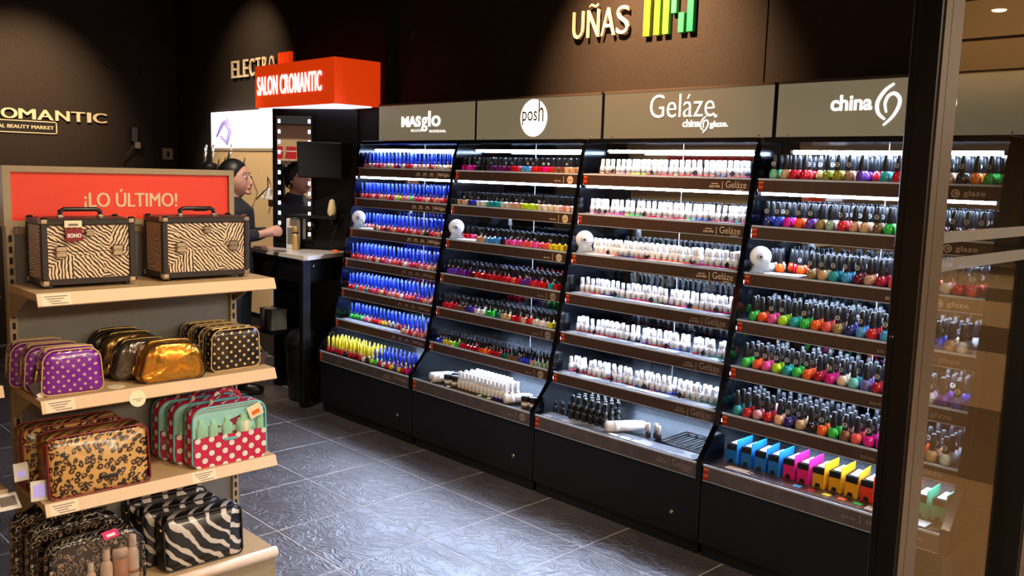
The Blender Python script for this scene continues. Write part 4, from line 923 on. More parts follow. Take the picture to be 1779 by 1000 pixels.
for s in (1, -1):
    capsule(b, [(.005, s*.155, 1.285), (.00, s*.185, 1.22), (.02, s*.215, 1.12), (.05, s*.225, 1.075)], [.055, .052, .045, .040], 12)      # upper arm
    capsule(b, [(.05, s*.225, 1.078), (.14, s*.15, 1.095), (.235, s*.065, 1.118)], [.040, .036, .026], 12)                                       # forearm
    capsule(b, [(.235, s*.065, 1.118), (.270, s*.048, 1.126), (.310, s*.034, 1.130)], [.024, .030, .026], 10)                                      # palm
    for f_, (dy, ln, rr) in enumerate(((.030, .050, .0085), (.012, .058, .009), (-.006, .055, .009), (-.022, .044, .008))):
        px, py, pz = .320, s*.036+0, 1.126+dy*.8
        capsule(b, [(px-.02, py, pz), (px+.015, py-s*.004, pz+.004), (px+ln*.55, py-s*.030, pz+.002), (px+ln*.42, py-s*.058, pz-.004)], [rr*1.1, rr, rr*.95, rr*.8], 8)
    capsule(b, [(.280, s*.040, 1.150), (.310, s*.022, 1.166), (.337, s*.004, 1.166)], [.012, .010, .008], 8)                                        # thumb
    capsule(b, [(0, s*.085, .84), (.02, s*.092, .62), (.03, s*.092, .46), (.0, s*.095, .25), (-.015, s*.098, .09)], [.095, .076, .056, .054, .036], 12)
    capsule(b, [(-.03, s*.098, .035), (.06, s*.105, .036), (.16, s*.115, .026)], [.036, .040, .026], 10)
body = part(b, 'body', 'skin', WR)
rm = body.modifiers.new('remesh', 'REMESH'); rm.mode = 'VOXEL'; rm.voxel_size = .0065; rm.use_smooth_shade = True
sm = body.modifiers.new('smooth', 'SMOOTH'); sm.iterations = 3; sm.factor = .5
b = B()
capsule(b, [(0, 0, .78), (0, 0, .92), (.005, 0, 1.05), (.02, 0, 1.17), (.02, 0, 1.27), (.012, 0, 1.335), (.016, 0, 1.362)], [.155, .150, .13, .145, .138, .078, .062], 18)
b.v = [(x, y*(1.30 if .75 < z < 1.32 else 1.1), z) for x, y, z in b.v]
for s in (1, -1):
    capsule(b, [(.005, s*.150, 1.290), (.00, s*.188, 1.225), (.02, s*.218, 1.12), (.05, s*.228, 1.080)], [.068, .064, .058, .052], 12)
    capsule(b, [(.045, s*.228, 1.084), (.14, s*.15, 1.100), (.220, s*.076, 1.120)], [.052, .048, .036], 12)
shirt = part(b, 'black_top', 'black_cloth', WR)
rm = shirt.modifiers.new('remesh', 'REMESH'); rm.mode = 'VOXEL'; rm.voxel_size = .009; rm.use_smooth_shade = True
sm = shirt.modifiers.new('smooth', 'SMOOTH'); sm.iterations = 6; sm.factor = .5
b = B()
for s in (1, -1): capsule(b, [(0, s*.080, .86), (.02, s*.094, .62), (.03, s*.094, .46), (.0, s*.097, .25), (-.015, s*.100, .06)], [.125, .092, .075, .070, .060], 14)
part(b, 'trousers', 'black_cloth', WR)
b = B()
for s in (1, -1): capsule(b, [(-.055, s*.098, .040), (.05, s*.104, .042), (.14, s*.114, .034), (.185, s*.118, .028)], [.040, .046, .038, .022], 12)
part(b, 'shoes', 'black_plastic', WR)
hb = B().mark(0, True).ball((.034, 0, 1.478), (.110, .083, .125), 32, 24)
def hairfit(p):      # behind the hairline the hair stands proud of the head, in front of it the shell dips under the skin
    x, y, z = p; e = x-(.058+(z-1.46)*.58)
    k = 1.0-.16*max(0.0, min(1.0, (e+.008)/.016))
    if z < 1.395: k *= .86
    return (.045+(x-.045)*k, y*k, 1.47+(z-1.47)*k)
hb.v = [hairfit(p) for p in hb.v]
capsule(hb, [(-.075, 0, 1.535), (-.125, 0, 1.545), (-.150, 0, 1.50), (-.150, 0, 1.42), (-.135, 0, 1.33), (-.12, 0, 1.25)], [.030, .042, .050, .046, .036, .014], 12)
part(hb, 'hair', 'hair', WR)
for s in (1, -1):
    e = part(B().mark(0, True).ball((.126, s*.034, 1.486), (.012, .014, .008), 10, 8), 'eye', 'eye_white', WR); part(B().mark(0, True).ball((.1345, s*.036, 1.486), (.005, .007, .007), 8, 6), 'iris', 'hair', WR, e)
    part(B().mark(0, True).tube([(.128, s*.016, 1.506), (.131, s*.034, 1.511), (.116, s*.054, 1.506)], .004, 6), 'eyebrow', 'hair', WR)
    part(B().mark(0, True).tube([(.032, s*.082, 1.432), (.032, s*.084, 1.418), (.032, s*.083, 1.402)], [.004, .010, .012], 8), 'earring', 'brass', WR)
part(B().mark(0, True).tube([(.140, -.022, 1.412), (.152, 0, 1.413), (.140, .022, 1.412)], .006, 8), 'lips', 'lip_skin', WR)

# ------------------------------------------------------------------ gondola
GX, GF, G0, G1 = 1.83, 2.15, -2.805, -2.005
R = empty('gondola_shelving', (2.0, -2.4, 0), 'tan shelving stand with red header reading LO ÚLTIMO', 'shelving'); GR = R
part(B().box((GX-.02, G0+.012, .10), (GX, G1-.012, 1.40)), 'back_panel', 'gondola_back', R)
hd = part(B().box((GX-.045, G0, 1.416), (GX+.002, G0+.024, 1.576)).box((GX-.045, G1-.020, 1.416), (GX+.002, G1, 1.576)).box((GX-.045, G0, 1.576), (GX+.002, G1, 1.596)).box((GX-.045, G0, 1.396), (GX+.002, G1, 1.416)), 'header_frame', 'gondola_metal', R)
part(B().box((GX-.040, G0+.024, 1.416), (GX-.008, G1-.020, 1.576)), 'header_board', 'gondola_red', R, hd)
lettering('¡LO ÚLTIMO!', .325, .076, (GX-.0074, -2.552, 1.446), 'print_cream', R, hd, facing='+x', extrude=.0008, fat=.0014)
for k, yy in enumerate((G0, G1-.026)):
    up = part(B().bbox((GX-.025, yy, 0), (GX+.012, yy+.026, 1.40), .002), 'upright', 'gondola_metal', R)
    b = B()
    for j in range(34): b.box((GX+.0118, yy+.008, .16+.036*j), (GX+.0126, yy+.018, .16+.036*j+.022))
    part(b, 'slots', 'slot_black', R, up)
part(B().box((GX, G0+.03, 1.372), (GX+.006, G1-.03, 1.392)), 'top_rail', 'gondola_metal', R)
SHZ = [1.212, .878, .546]
for k, z in enumerate(SHZ):
    sh = part(B().box((GX+.012, G0, z-.022), (GF-.016, G1, z)), 'shelf', 'gondola_shelf', R)
    part(B().prism([(GF-.016, z+.001), (GF, z-.036), (GF-.005, z-.040), (GF-.020, z-.020)], 1, G0, G1), 'front_lip', 'gondola_lip', R, sh)
    for yy in (G0+.002, G1-.010): part(B().prism([(GX+.012, z-.022), (GX+.20, z-.022), (GX+.03, z-.11), (GX+.012, z-.11)], 1, yy, yy+.008), 'bracket', 'gondola_metal', R, sh)
    Mt = Matrix.Translation((GF-.0155, 0, z+.0014)); sl = math.atan2(.016, .037)
    for q_, yy in enumerate((G0+.012, ) + ((-2.33,) if k == 2 else ())):
        t = part(B().add([(GF-.0145, yy, z-.002), (GF-.0145, yy+.085, z-.002), (GF+.0006, yy+.085, z-.036), (GF+.0006, yy, z-.036)], [(0,3,2,1)]), 'price_label', 'price_paper', R, sh)
        for j in range(4):
            zz = z-.008-.007*j; xx = GF-.0145+(z-.002-zz)*(.0151/.034)+.0006
            part(B().add([(xx, yy+.008+.006*j, zz), (xx, yy+.075-.010*(j % 3), zz), (xx+.0012, yy+.075-.010*(j % 3), zz-.0026), (xx+.0012, yy+.008+.006*j, zz-.0026)], [(0,3,2,1)]), 'print_line', 'print_grey', R, sh)
dk = part(B().box((GX+.012, G0, .155), (GF-.012, G1, .178)), 'base_deck', 'gondola_shelf', R)
part(B().mark(0, True).prism([(GF-.030, .150), (GF, .150), (GF+.004, .170), (GF-.002, .184), (GF-.016, .188), (GF-.030, .182)], 1, G0, G1), 'deck_nosing', 'gondola_lip', R, dk)
part(B().box((GF-.045, G0, 0), (GF-.020, G1, .152)), 'kick_plate', 'gondola_metal', R, dk)
part(B().box((GX-.02, G1-.014, 0), (GF-.03, G1-.002, .152)).box((GX-.02, G0+.002, 0), (GF-.03, G0+.014, .152)), 'kick_end', 'gondola_metal', R, dk)

def outline(w, h, rb, rt, n=5, taper=0.0):
    """rounded outline, closed, in (y, z), base at z=0, centred in y"""
    pts = []
    for (cx, cz, r, a0) in ((w/2-rb, rb, rb, -PI/2), (w/2-rt-taper, h-rt, rt, 0), (-w/2+rt+taper, h-rt, rt, PI/2), (-w/2+rb, rb, rb, PI)):
        for k in range(n+1):
            a = a0+PI/2*k/n; pts.append((cx+r*math.cos(a), cz+r*math.sin(a)))
    return pts
def bag_body(w, h, d, rb, rt, puff=.012, taper=0.0, steps=7, front_flat=.9, lean=0.0, wr=.0, seed=0):
    """soft bag: outline lofted along x from back (-d/2) to front (+d/2), slightly pillowed"""
    b = B().mark(0, True); ol = outline(w, h, rb, rt, 6, taper); n = len(ol); vs = []; fs = []
    ts = [-1, -.93, -.6, 0, .6, .93, 1]
    for t in ts:
        sc = 1.0-.10*max(0, abs(t)-.8)/.2 if abs(t) > .8 else 1.0+.02*(1-t*t)
        for (y, z) in ol:
            k = mnoise.noise(Vector((t*2+seed, y*14, z*14)))*wr
            vs.append((t*d/2+k*.5+lean*z, y*sc, max(0.0, h/2+(z-h/2)*sc) if z > .002 else max(0, (h/2)*(1-sc))*.6))
    for i in range(len(ts)-1):
        for k in range(n): fs.append((i*n+k, i*n+(k+1) % n, (i+1)*n+(k+1) % n, (i+1)*n+k))
    # pillowed caps: inner loop + centre
    for side, base, sg in ((0, 0, -1), (1, (len(ts)-1)*n, 1)):
        o1 = len(vs)
        for f_ in (.80, .45):
            for (y, z) in ol:
                zz = h/2+(z-h/2)*f_*.98; k = mnoise.noise(Vector((sg*3+seed, y*12, z*12)))*wr
                vs.append((sg*(d/2+puff*(1-f_*f_)*1.4)+k+lean*zz, y*f_*.98, zz))
        vs.append((sg*(d/2+puff*1.5)+lean*h/2, 0, h/2)); c = len(vs)-1
        for k in range(n):
            k2 = (k+1) % n
            q1 = (base+k, base+k2, o1+k2, o1+k); q2 = (o1+k, o1+k2, o1+n+k2, o1+n+k); q3 = (o1+n+k, o1+n+k2, c)
            for q in (q1, q2, q3): fs.append(q if sg > 0 else q[::-1])
    return b.add(vs, fs)
def piping(w, h, d, rb, rt, r, x, taper=0.0, s=.985, lean=0.0):
    return B().mark(0, True).tube([(x+lean*z, y*s, h/2+(z-h/2)*s+.001) for y, z in outline(w, h, rb, rt, 6, taper)], r, 6, True)
def tag_card(R, at, w, h, mats, rx=0.0, ry=0.0, name='hang_tag', pr=True):
    M = Matrix.Translation(at) @ Matrix.Rotation(ry, 4, 'Y') @ Matrix.Rotation(rx, 4, 'X')
    t = part(B().bbox((-.0008, -w/2, -h), (.0008, w/2, 0), .0004).xf(M), name, mats[0], R)
    if pr: part(B().box((.0009, -w*.28, -h*.78), (.0013, w*.28, -h*.45)).xf(M), 'tag_print', mats[1], R, t)
    return t
# -- zebra cases
def case(loc, w, lab, tagged):
    R = empty('vanity_case', loc, lab, 'case', 'zebra print vanity cases on the top shelf', rz=-.03, world=False); h, d = .222, .175; f = .014
    part(B().bbox((-d/2+.006, -w/2+.004, f), (d/2-.006, w/2-.004, h-.004), .004), 'shell', 'zebra_small', R)
    fr = B()
    for z0 in (f-.004, h-.022): fr.bbox((-d/2, -w/2, z0), (d/2, w/2, z0+.020), .003)
    for sx in (-1, 1):
        for sy in (-1, 1): fr.bbox((sx*d/2-(.018 if sx > 0 else 0), sy*w/2-(.020 if sy > 0 else 0), f), (sx*d/2+(0 if sx > 0 else .018), sy*w/2+(0 if sy > 0 else .020), h), .003)
    part(fr, 'edge_frame', 'case_black', R)
    part(B().box((d/2-.0058, -w/2+.02, h*.52), (d/2-.0050, w/2-.02, h*.52+.0016)), 'lid_seam', 'slot_black', R)
    for sx in (-1, 1):
        for sy in (-1, 1):
            for z0 in (f-.006, h-.020): part(B().bbox((sx*(d/2)-.012, sy*(w/2)-.012, z0), (sx*(d/2)+.012 if sx < 0 else d/2+.003, sy*(w/2)+.012 if sy < 0 else w/2+.003, z0+.024), .005) if False else B().bbox((sx*(d/2-.011)-.0135, sy*(w/2-.011)-.0135, z0), (sx*(d/2-.011)+.0135, sy*(w/2-.011)+.0135, z0+.024), .006), 'corner', 'chrome', R)
            part(B().mark(0, True).lathe([(.008, 0), (.010, .002), (.010, .012)], 10, (sx*(d/2-.02), sy*(w/2-.025), 0)), 'foot', 'black_plastic', R)
    for (yy, zz, hw, hh) in ((-w*.30, h*.53, .017, .018), (w*.30, h*.53, .017, .018), (0.0, h*.80, .014, .012)):
        lt = part(B().bbox((d/2-.004, yy-hw, zz-hh), (d/2+.006, yy+hw, zz+hh), .003), 'latch', 'chrome', R); part(B().bbox((d/2+.006, yy-hw*.8, zz-.004), (d/2+.010, yy+hw*.8, zz+.003), .0015), 'latch_bar', 'chrome', R, lt)
    hz = h-.002
    part(B().mark(0, True).tube([(0, -.062, hz), (0, -.062, hz+.020), (0, -.050, hz+.027), (0, .050, hz+.027), (0, .062, hz+.020), (0, .062, hz)], .0075, 8), 'handle', 'black_plastic', R)
    for s in (-1, 1): part(B().bbox((-.010, s*.062-.009, hz), (.010, s*.062+.009, hz+.012), .002), 'handle_mount', 'chrome', R)
    if tagged:
        tag_card(R, (d/2+.006, -.050, h-.006), .052, .022, ('tag_cream', 'print_grey'), name='paper_tag')
        t = tag_card(R, (d/2+.0075, -.050, h-.030), .052, .042, ('tag_red', 'tag_red'), .08, name='brand_tag', pr=False)
        bt = text_mesh('SOHO', .042, .013, None, .0004, 0.04); bt.xf(Matrix.Translation((d/2+.0090, -.069, h-.060)) @ RX); part(bt, 'tag_lettering', 'paper', R, t)
    else: tag_card(R, (.0, .02, h+.020), .05, .022, ('tag_cream', 'print_grey'), 0, 1.3, name='paper_tag')
case((1.962, -2.613, SHZ[0]+.0004), .288, 'zebra print vanity case with dark red tag, left on top shelf', True)
case((1.962, -2.215, SHZ[0]+.0004), .318, 'zebra print vanity case on the right of the top shelf', False)
# -- purple dotted bags
for k, (x, y) in enumerate(((2.060, -2.693), (1.968, -2.716), (1.880, -2.735))):
    lab = ('front purple toiletry bag with gold dots and dark tag', 'middle purple dotted toiletry bag of three on the second shelf', 'rearmost purple dotted toiletry bag of three on the second shelf')[k]
    w, h, d = .185, .145, .075
    R = empty('dotted_bag', (x, y, SHZ[1]+.0004), lab, 'bag', 'purple dotted bags', rz=-.10, world=False)
    part(bag_body(w, h, d, .022, .040, .006, .006, wr=.004, seed=k), 'body', 'purple_dots', R)
    part(piping(w, h, d, .022, .040, .0024, d/2*.97, .006), 'piping', 'gold_piping', R); part(piping(w, h, d, .022, .040, .0024, -d/2*.97, .006), 'piping', 'gold_piping', R)
    part(B().mark(0, True).tube([(0, -w/2-.002, .05), (0, -w/2*.99, .10), (0, -w/2*.72, h+.001), (0, 0, h+.003), (0, w/2*.72, h+.001), (0, w/2*.99, .10)], .003, 6), 'zip', 'gold_piping', R)
    if k == 0:
        part(B().mark(0, True).tube([(.01, -w/2-.004, .085), (.016, -w/2-.008, .070), (.012, -w/2-.010, .055), (.018, -w/2-.010, .045)], .004, 8), 'zip_pull', 'brass', R)
        tag_card(R, (.030, -w/2-.022, .048), .028, .085, ('tag_dark', 'paper'), .45)
# -- metallic bags
for k, (x, y, mm, ww, hh) in enumerate(((2.075, -2.375, 'gold_leatherette', .225, .135), (1.995, -2.432, 'gunmetal_leatherette', .215, .135), (1.925, -2.452, 'bronze_leatherette', .215, .150), (1.868, -2.470, 'dark_leatherette', .215, .155))):
    lab = ('shiny gold toiletry bag at the front of the second shelf', 'gunmetal grey metallic bag directly behind the gold bag', 'bronze metallic bag third behind the gold bag', 'dark metallic bag rearmost behind the gold bag')[k]
    d = (.085, .062, .052, .048)[k]; R = empty('metallic_bag', (x, y, SHZ[1]+.0004), lab, 'bag', 'metallic toiletry bags', rz=-.08, world=False)
    part(bag_body(ww, hh, d, .028, .062, .010, .012, wr=.010, seed=10+k), 'body', mm, R)
    part(piping(ww, hh, d, .028, .062, .0026, d/2*.97, .012), 'piping', 'dark_leatherette', R); part(piping(ww, hh, d, .028, .062, .0026, -d/2*.97, .012), 'piping', 'dark_leatherette', R)
    part(B().mark(0, True).tube([(0, -ww/2, .045), (0, -ww/2*.94, .09), (0, -ww/2*.55, hh), (0, 0, hh+.003), (0, ww/2*.55, hh), (0, ww/2*.94, .09)], .003, 6), 'zip', 'brass', R)
    part(B().mark(0, True).tube([(.0, -ww/2-.004, .06), (.006, -ww/2-.010, .045), (.004, -ww/2-.010, .030)], .004, 6), 'zip_pull', 'brass', R)
R = empty('round_tag', (2.148, -2.515, .845), 'round cream tag hanging over the second shelf lip', 'tag', world=False)
part(B().mark(0).cyl((0, 0, 0), (.0012, 0, 0), .027, n=28).xf(Matrix.Rotation(-.30, 4, 'Y')), 'disc', 'tag_cream', R); part(B().box((.0014, -.018, -.003), (.0018, .016, -.001)).box((.0014, -.006, -.009), (.0018, .010, -.007)).xf(Matrix.Rotation(-.30, 4, 'Y')), 'tag_print', 'print_grey', R)
R = empty('round_tag', (2.085, -2.560, SHZ[1]+.0006), 'cream tag lying on the second shelf beside the purple bags', 'tag', world=False)
part(B().mark(0).cyl((0, 0, 0), (0, 0, .0014), .027, n=28), 'disc', 'tag_cream', R); part(B().box((-.004, -.018, .0015), (-.001, .016, .0018)), 'tag_print', 'print_grey', R)
# -- black dotted bags
for k, (x, y) in enumerate(((2.045, -2.130), (1.965, -2.140), (1.890, -2.146))):
    w, h, d = .196, .150, .066
    R = empty('dotted_bag', (x, y, SHZ[1]+.0004), ('front black bag with gold dots at right end of second shelf', 'middle black dotted bag at right end of second shelf', 'rearmost black dotted bag at right end of second shelf')[k], 'bag', 'black dotted bags', rz=.03, world=False)
    part(bag_body(w, h, d, .022, .034, .005, .004, wr=.004, seed=30+k), 'body', 'black_dots', R)
    part(piping(w, h, d, .022, .034, .0024, d/2*.97, .004), 'piping', 'gold_piping', R); part(piping(w, h, d, .022, .034, .0024, -d/2*.97, .004), 'piping', 'gold_piping', R)
    part(B().mark(0, True).tube([(0, -w/2*.99, .10), (0, -w/2*.74, h+.001), (0, 0, h+.003), (0, w/2*.74, h+.001), (0, w/2*.99, .10)], .003, 6), 'zip', 'brass', R)
    if k == 0: part(B().mark(0, True).tube([(0, w/2+.002, .10), (.006, w/2+.012, .07), (.012, w/2+.026, .045)], .003, 6), 'zip_chain', 'brass', R); tag_card(R, (.014, w/2+.034, .046), .022, .070, ('tag_dark', 'tag_dark'), -.45)
# -- leopard roll bags
def flap_bag(name, loc, w, h, d, rz, mm, edge, lab, cat, grp, seed, lean=-.12):
    R = empty(name, loc, lab, cat, grp, rz=rz, world=False)
    part(bag_body(w, h, d, .020, .030, .010, .0, wr=.007, seed=seed, lean=lean), 'body', mm, R)
    part(piping(w, h, d, .020, .030, .0036, d/2*.98, 0, .99, lean), 'piping', edge, R); part(piping(w, h, d, .020, .030, .0036, -d/2*.98, 0, .99, lean), 'piping', edge, R)
    # side gussets
    for s in (-1, 1): part(B().prism([(-d/2*.8, .012), (d/2*.8, .012), (d/2*.8+lean*h*.9, h*.90), (-d/2*.8+lean*h*.9, h*.90)], 1, s*(w/2+.001)-.002, s*(w/2+.001)+.002), 'gusset', edge, R)
    return R
R = flap_bag('leopard_bag', (2.075, -2.625, SHZ[2]+.0004), .318, .196, .095, -.03, 'leopard_tan', 'red_dark', 'tan leopard print bag with red trim, front left of third shelf', 'bag', 'leopard bags', 50)
part(B().bbox((.052, -.010, .044), (.060, .050, .058), .003), 'bow', 'case_black', R)
R = flap_bag('leopard_bag', (1.955, -2.660, SHZ[2]+.0004), .318, .205, .085, -.06, 'leopard_tan', 'red_dark', 'tan leopard print bag standing behind the other leopard bag', 'bag', 'leopard bags', 51)
tag_card(R, (.062, -.172, .110), .042, .060, ('paper', 'purple_print'), .05, name='hang_tag')
# -- pink dotted travel cases
for k, (x, y) in enumerate(((2.072, -2.172), (1.985, -2.200), (1.905, -2.220))):
    w, h, d = .285, .215, .056
    R = empty('travel_case', (x, y, SHZ[2]+.0004), ('front travel case with teal window and pink dotted base', 'middle pink dotted travel case with teal edge, third shelf', 'rearmost pink dotted travel case, third shelf')[k], 'travel case', 'pink dotted travel cases', rz=-.04, world=False)
    part(bag_body(w, h, d, .026, .045, .003, .003, wr=.003, seed=60+k), 'body', 'pink_dots', R)
    win = [(y_, z_) for y_, z_ in outline(w*.94, h*.965, .020, .042, 6)]; win = [(y_, max(z_, h*.47)) for y_, z_ in win]
    part(B().prism(win, 0, d/2-.003, d/2+.0035), 'inner_panel', 'paper', R)
    for j, (yy, bw, bh) in enumerate(((-.105, .034, .070), (-.060, .034, .064), (-.008, .040, .068), (.060, .072, .070), (.118, .030, .070))):
        part(B().mark(0, True).lathe([(bw/2*.9, 0), (bw/2, .004), (bw/2, bh*.6), (bw/2*.5, bh*.74), (bw/2*.5, bh)], 10, (0, 0, 0), .3).xf(Matrix.Translation((d/2+.008, yy, h*.48)) @ Matrix.Rotation(PI/2, 4, 'Z')), 'travel_bottle', 'tag_cream', R)
    part(B().prism([(y_, z_) for y_, z_ in win], 0, d/2+.017, d/2+.0182), 'window', 'teal_vinyl', R)
    part(B().prism([(y_*1.0, z_) for y_, z_ in outline(w*.955, h*.50, .020, .004, 6)], 0, d/2+.000, d/2+.0185), 'pocket', 'pink_dots', R)
    part(piping(w, h, d, .026, .045, .0042, d/2+.012, .003), 'piping', 'teal_piping', R); part(piping(w, h, d, .026, .045, .0042, -d/2*.97, .003), 'piping', 'teal_piping', R)
    part(B().bbox((d/2+.0186, -.026, h*.40), (d/2+.0215, .026, h*.45), .002), 'badge', 'teal_piping', R)
    hn = part(B().mark(0, True).tube([(0, -.055, h-.004), (0, -.045, h+.030), (0, -.015, h+.046), (0, .020, h+.046), (0, .050, h+.030), (0, .060, h-.004)], .008, 8), 'handle', 'pink_dots', R)
    if k == 0: tag_card(R, (d/2+.022, .085, h-.012), .055, .048, ('tag_cream', 'orange_plastic'), .35, name='hang_tag')
# -- clear front cosmetic bags with leopard edges (bottom deck)
DZ = .1784
for k, (x, y) in enumerate(((2.070, -2.640), (1.975, -2.668), (1.890, -2.690))):
    w, h, d = .300, .205+.03*(k > 0)+.03*(k > 1), .085
    R = empty('cosmetic_bag', (x, y, DZ), ('front clear cosmetic bag with dark leopard edge and bottles inside', 'middle dark leopard cosmetic bag on the bottom deck', 'rearmost dark leopard cosmetic bag on the bottom deck')[k], 'bag', 'dark leopard cosmetic bags', rz=-.04, world=False)
    part(bag_body(w, h, d*.55, .030, .050, .002, .004, wr=.003, seed=70+k).xf(Matrix.Translation((-d*.24, 0, 0))), 'body', 'leopard_dark', R)
    part(B().prism([(y_*.985, h/2+(z_-h/2)*.985) for y_, z_ in outline(w, h, .030, .050, 6, .004)], 0, d/2-.001, d/2), 'clear_front', 'clear_vinyl', R)
    part(piping(w, h, d, .030, .050, .0055, d/2, .004), 'piping', 'leopard_dark', R)
    hn = [(0, -.07, h-.004), (.004, -.058, h+.045), (.006, -.030, h+.075), (.006, .010, h+.078), (.004, .045, h+.050), (0, .060, h-.004)]
    part(B().mark(0, True).tube(hn, .0065, 8), 'handle', 'leopard_dark', R)
    if k == 0: tag_card(R, (.036, .035, h+.018), .050, .030, ('tag_magenta', 'paper'), .15, -.9, name='hang_tag')
    if k == 0:
        for j, (yy, bw, bh) in enumerate(((-.100, .030, .085), (-.060, .028, .080), (-.020, .032, .115), (.030, .040, .150), (.118, .040, .185))):
            R2 = empty('pump_bottle', (x+.018, y+yy, DZ+.004), f'white travel bottle, {ORD[j]} from left inside the clear cosmetic bag', 'bottle', 'travel bottles in the clear bag', world=False)
            part(B().mark(0, True).lathe([(bw*.45, 0), (bw*.5, .004), (bw*.5, bh*.62), (bw*.28, bh*.74)], 14), 'body', 'white_bottle', R2); part(B().mark(0, True).lathe([(bw*.30, bh*.74), (bw*.32, bh*.76), (bw*.30, bh*.98), (bw*.24, bh)], 12), 'cap', 'paper', R2)
            part(B().mark(0, True).lathe([(bw*.505, bh*.25), (bw*.505, bh*.32)], 14), 'band', 'tan_polish', R2)
        R2 = empty('cream_tub', (x+.018, y+.076, DZ+.004), 'cream tub inside the clear cosmetic bag', 'tub', world=False)
        part(B().mark(0, True).lathe([(.020, 0), (.024, .004), (.024, .11)], 14), 'body', 'tan_polish', R2); part(B().mark(0, True).lathe([(.025, .11), (.025, .135), (.022, .14)], 14), 'lid', 'white_bottle', R2)
# -- large zebra wash bags
for k, (x, y, h) in enumerate(((2.050, -2.262, .190), (1.960, -2.300, .205), (1.878, -2.315, .225))):
    R = flap_bag('zebra_wash_bag', (x, y, DZ), .292, h, .074, -.03, 'zebra_big', 'case_black', ('front black wash bag with large cream zebra stripes', 'middle black and white striped wash bag, bottom deck', 'rearmost black and white striped wash bag, bottom deck')[k], 'bag', 'zebra striped wash bags', 80+k, -.06)
    part(B().mark(0, True).tube([(-.02, -.146, h*.80), (.0, -.152, h*.84), (.02, -.150, h*.80)], .005, 6), 'snap_ring', 'brass', R)
# -- neighbouring stand at the left edge
R = empty('side_shelving', (1.80, -3.1, 0), 'tan shelving at the left edge beside the red header stand', 'shelving')
part(B().box((1.60, -3.5, .1), (1.62, -2.86, 1.5)), 'back_panel', 'gondola_metal', R); part(B().box((1.60, -2.86, 0), (1.66, -2.84, 1.60)), 'upright', 'gondola_metal', R)
part(B().bbox((1.625, -3.45, 1.46), (1.655, -2.88, 1.60), .003), 'light_panel', 'lightbox', R)
for z in (1.22, .90, .56, .20):
    sh = part(B().box((1.62, -3.5, z-.02), (1.95, -2.86, z)), 'shelf', 'gondola_shelf', R); part(B().prism([(1.95, z+.001), (1.966, z-.034), (1.95, z-.036)], 1, -3.5, -2.86), 'front_lip', 'gondola_lip', R, sh)
for j, z in enumerate((1.2204, .9004, .5604)):
    for k in range(2):
        y = -2.895-.062*k
        R2 = empty('amber_bottle', (1.88, y, z), f'dark bottle with green label, {ORD[k]} from right, {("upper", "middle", "lower")[j]} side shelf', 'bottle', 'bottles on the side shelving', world=False)
        part(B().mark(0, True).lathe([(.022, 0), (.025, .004), (.025, .10), (.012, .13), (.011, .15)], 14), 'body', 'brown_glass' if 'brown_glass' in MATS else 'case_black', R2); part(B().mark(0, True).lathe([(.0255, .03), (.0255, .075)], 14), 'label_band', 'tan_polish' if k else 'gold_bottle', R2); part(B().mark(0, True).lathe([(.014, .148), (.014, .175), (.010, .18)], 12), 'cap', 'black_plastic', R2)
R = empty('price_holder', (2.00, -2.868, .545), 'small price card holder sticking out beside the leopard bags', 'card holder', world=False)
part(B().bbox((-.02, -.040, .0), (.05, .022, .004), .001).xf(Matrix.Rotation(.5, 4, 'Y')), 'card', 'paper', R); part(B().box((-.005, -.034, .0042), (.035, .014, .0048)).xf(Matrix.Rotation(.5, 4, 'Y')), 'card_print', 'print_grey', R)
R = empty('price_holder', (2.085, -2.806, SHZ[2]+.0004), 'upright white price card before the red bag side', 'card holder', world=False, rz=-.15)
part(B().bbox((-.002, -.024, 0), (.002, .024, .066), .001), 'card', 'paper', R); part(B().box((.0021, -.016, .012), (.0026, .016, .054)), 'card_print', 'purple_print', R)

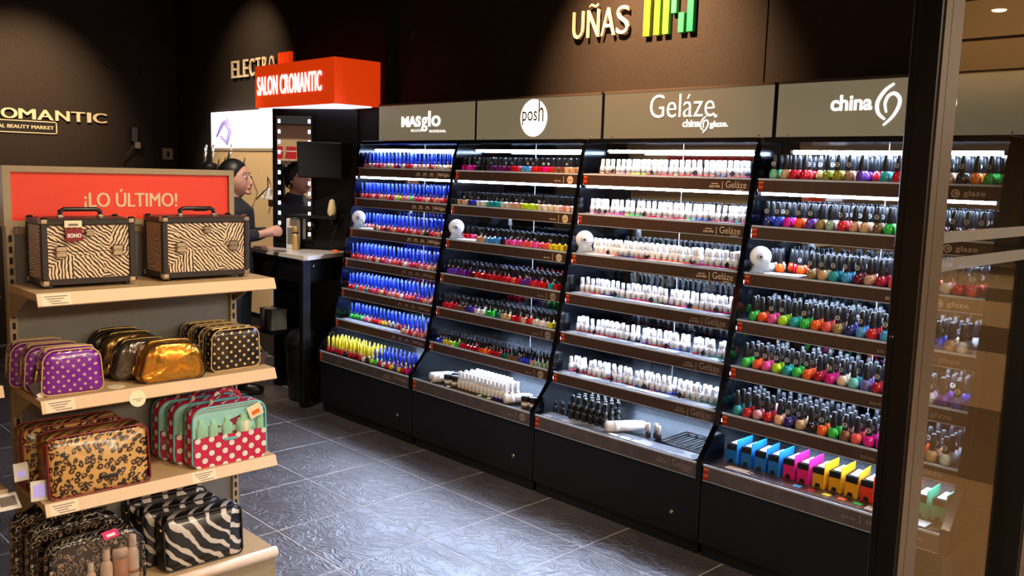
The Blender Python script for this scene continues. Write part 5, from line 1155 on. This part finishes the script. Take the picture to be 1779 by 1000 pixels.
# ------------------------------------------------------------------ shop front
R = empty('front_post', (4.12, -1.25, 0), 'tall dark post of the shop front beside the glass', 'post')
part(B().bbox((4.086, -1.309, 0), (4.1595, -1.195, 3.1), .003), 'core', 'post_black', R)
part(B().box((4.100, -1.314, 0), (4.104, -1.308, 3.1)), 'edge_trim', 'black_plastic', R)
part(B().box((4.1595, -1.306, 0), (4.166, -1.268, 3.1)).box((4.1595, -1.265, 0), (4.166, -1.190, 3.1)), 'bronze_cover', 'post_bronze', R)
part(B().mark(0, True).cyl((4.10, -1.3095, 1.22), (4.10, -1.3125, 1.22), .005, n=10), 'lock', 'chrome', R)
pane = struct('window_1', 'shop_glass', B().box((4.108, -1.195, 0.03), (4.110, -.205, 3.08)))
fs = B().box((4.1102, -1.195, 1.456), (4.1108, -.205, 1.489)); part_o = fs.build('frosted_strip', 'frost_strip', pane, (0,0,0))
fs = B().box((4.1102, -1.195, 1.376), (4.1108, -.205, 1.412)); fs.build('frosted_strip', 'frost_strip', pane, (0,0,0))
R = empty('corner_post', (4.12, -.15, 0), 'black corner post at the far end of the glass', 'post')
part(B().bbox((4.06, -.205, 0), (4.16, YW+.1, 3.1), .003), 'core', 'post_black', R); part(B().box((4.16, -.20, 0), (4.166, -.19, 3.1)), 'edge_trim', 'post_bronze', R)
struct('trim_1', 'post_black', B().box((4.09, -1.195, 0), (4.13, -.205, .03)).box((4.09, -1.195, 3.08), (4.13, -.205, 3.1)))

# ------------------------------------------------------------------ across the shop (seen only in the mirrors)
R = empty('wall_shelving', (2.0, -5.0, 0), 'long beige wall shelving on the opposite side of the shop', 'shelving')
part(B().box((-3.2, -5.19, 0), (3.9, -5.17, 2.118)), 'back_board', 'beige_panel', R)
for z in (.4, .8, 1.25, 1.70): part(B().box((-3.2, -5.17, z-.02), (3.9, -4.85, z)), 'shelf', 'gondola_lip', R)
part(B().box((-3.2, -5.17, 2.12), (3.9, -4.9, 2.5)), 'header', 'black_matte', R)
bt = text_mesh('BYS', .55, .16, None); bt.xf(Matrix.Translation((3.75, -4.895, 2.22)) @ Matrix.Rotation(PI, 4, 'Z')); part(bt, 'lettering', 'letter_lit', R)
for k in range(9):
    R2 = empty('gift_box', (-1.15+.16*k, -4.98, 1.7004), f'red carton, {ORD[k]} along the opposite wall shelf', 'box', 'red cartons on the opposite shelf', world=False)
    part(B().bbox((-.06, -.06, 0), (.06, .06, .15), .002), 'carton', 'red_box', R2); part(B().box((-.061, -.061, .09), (.061, .061, .10)), 'band', 'paper', R2)
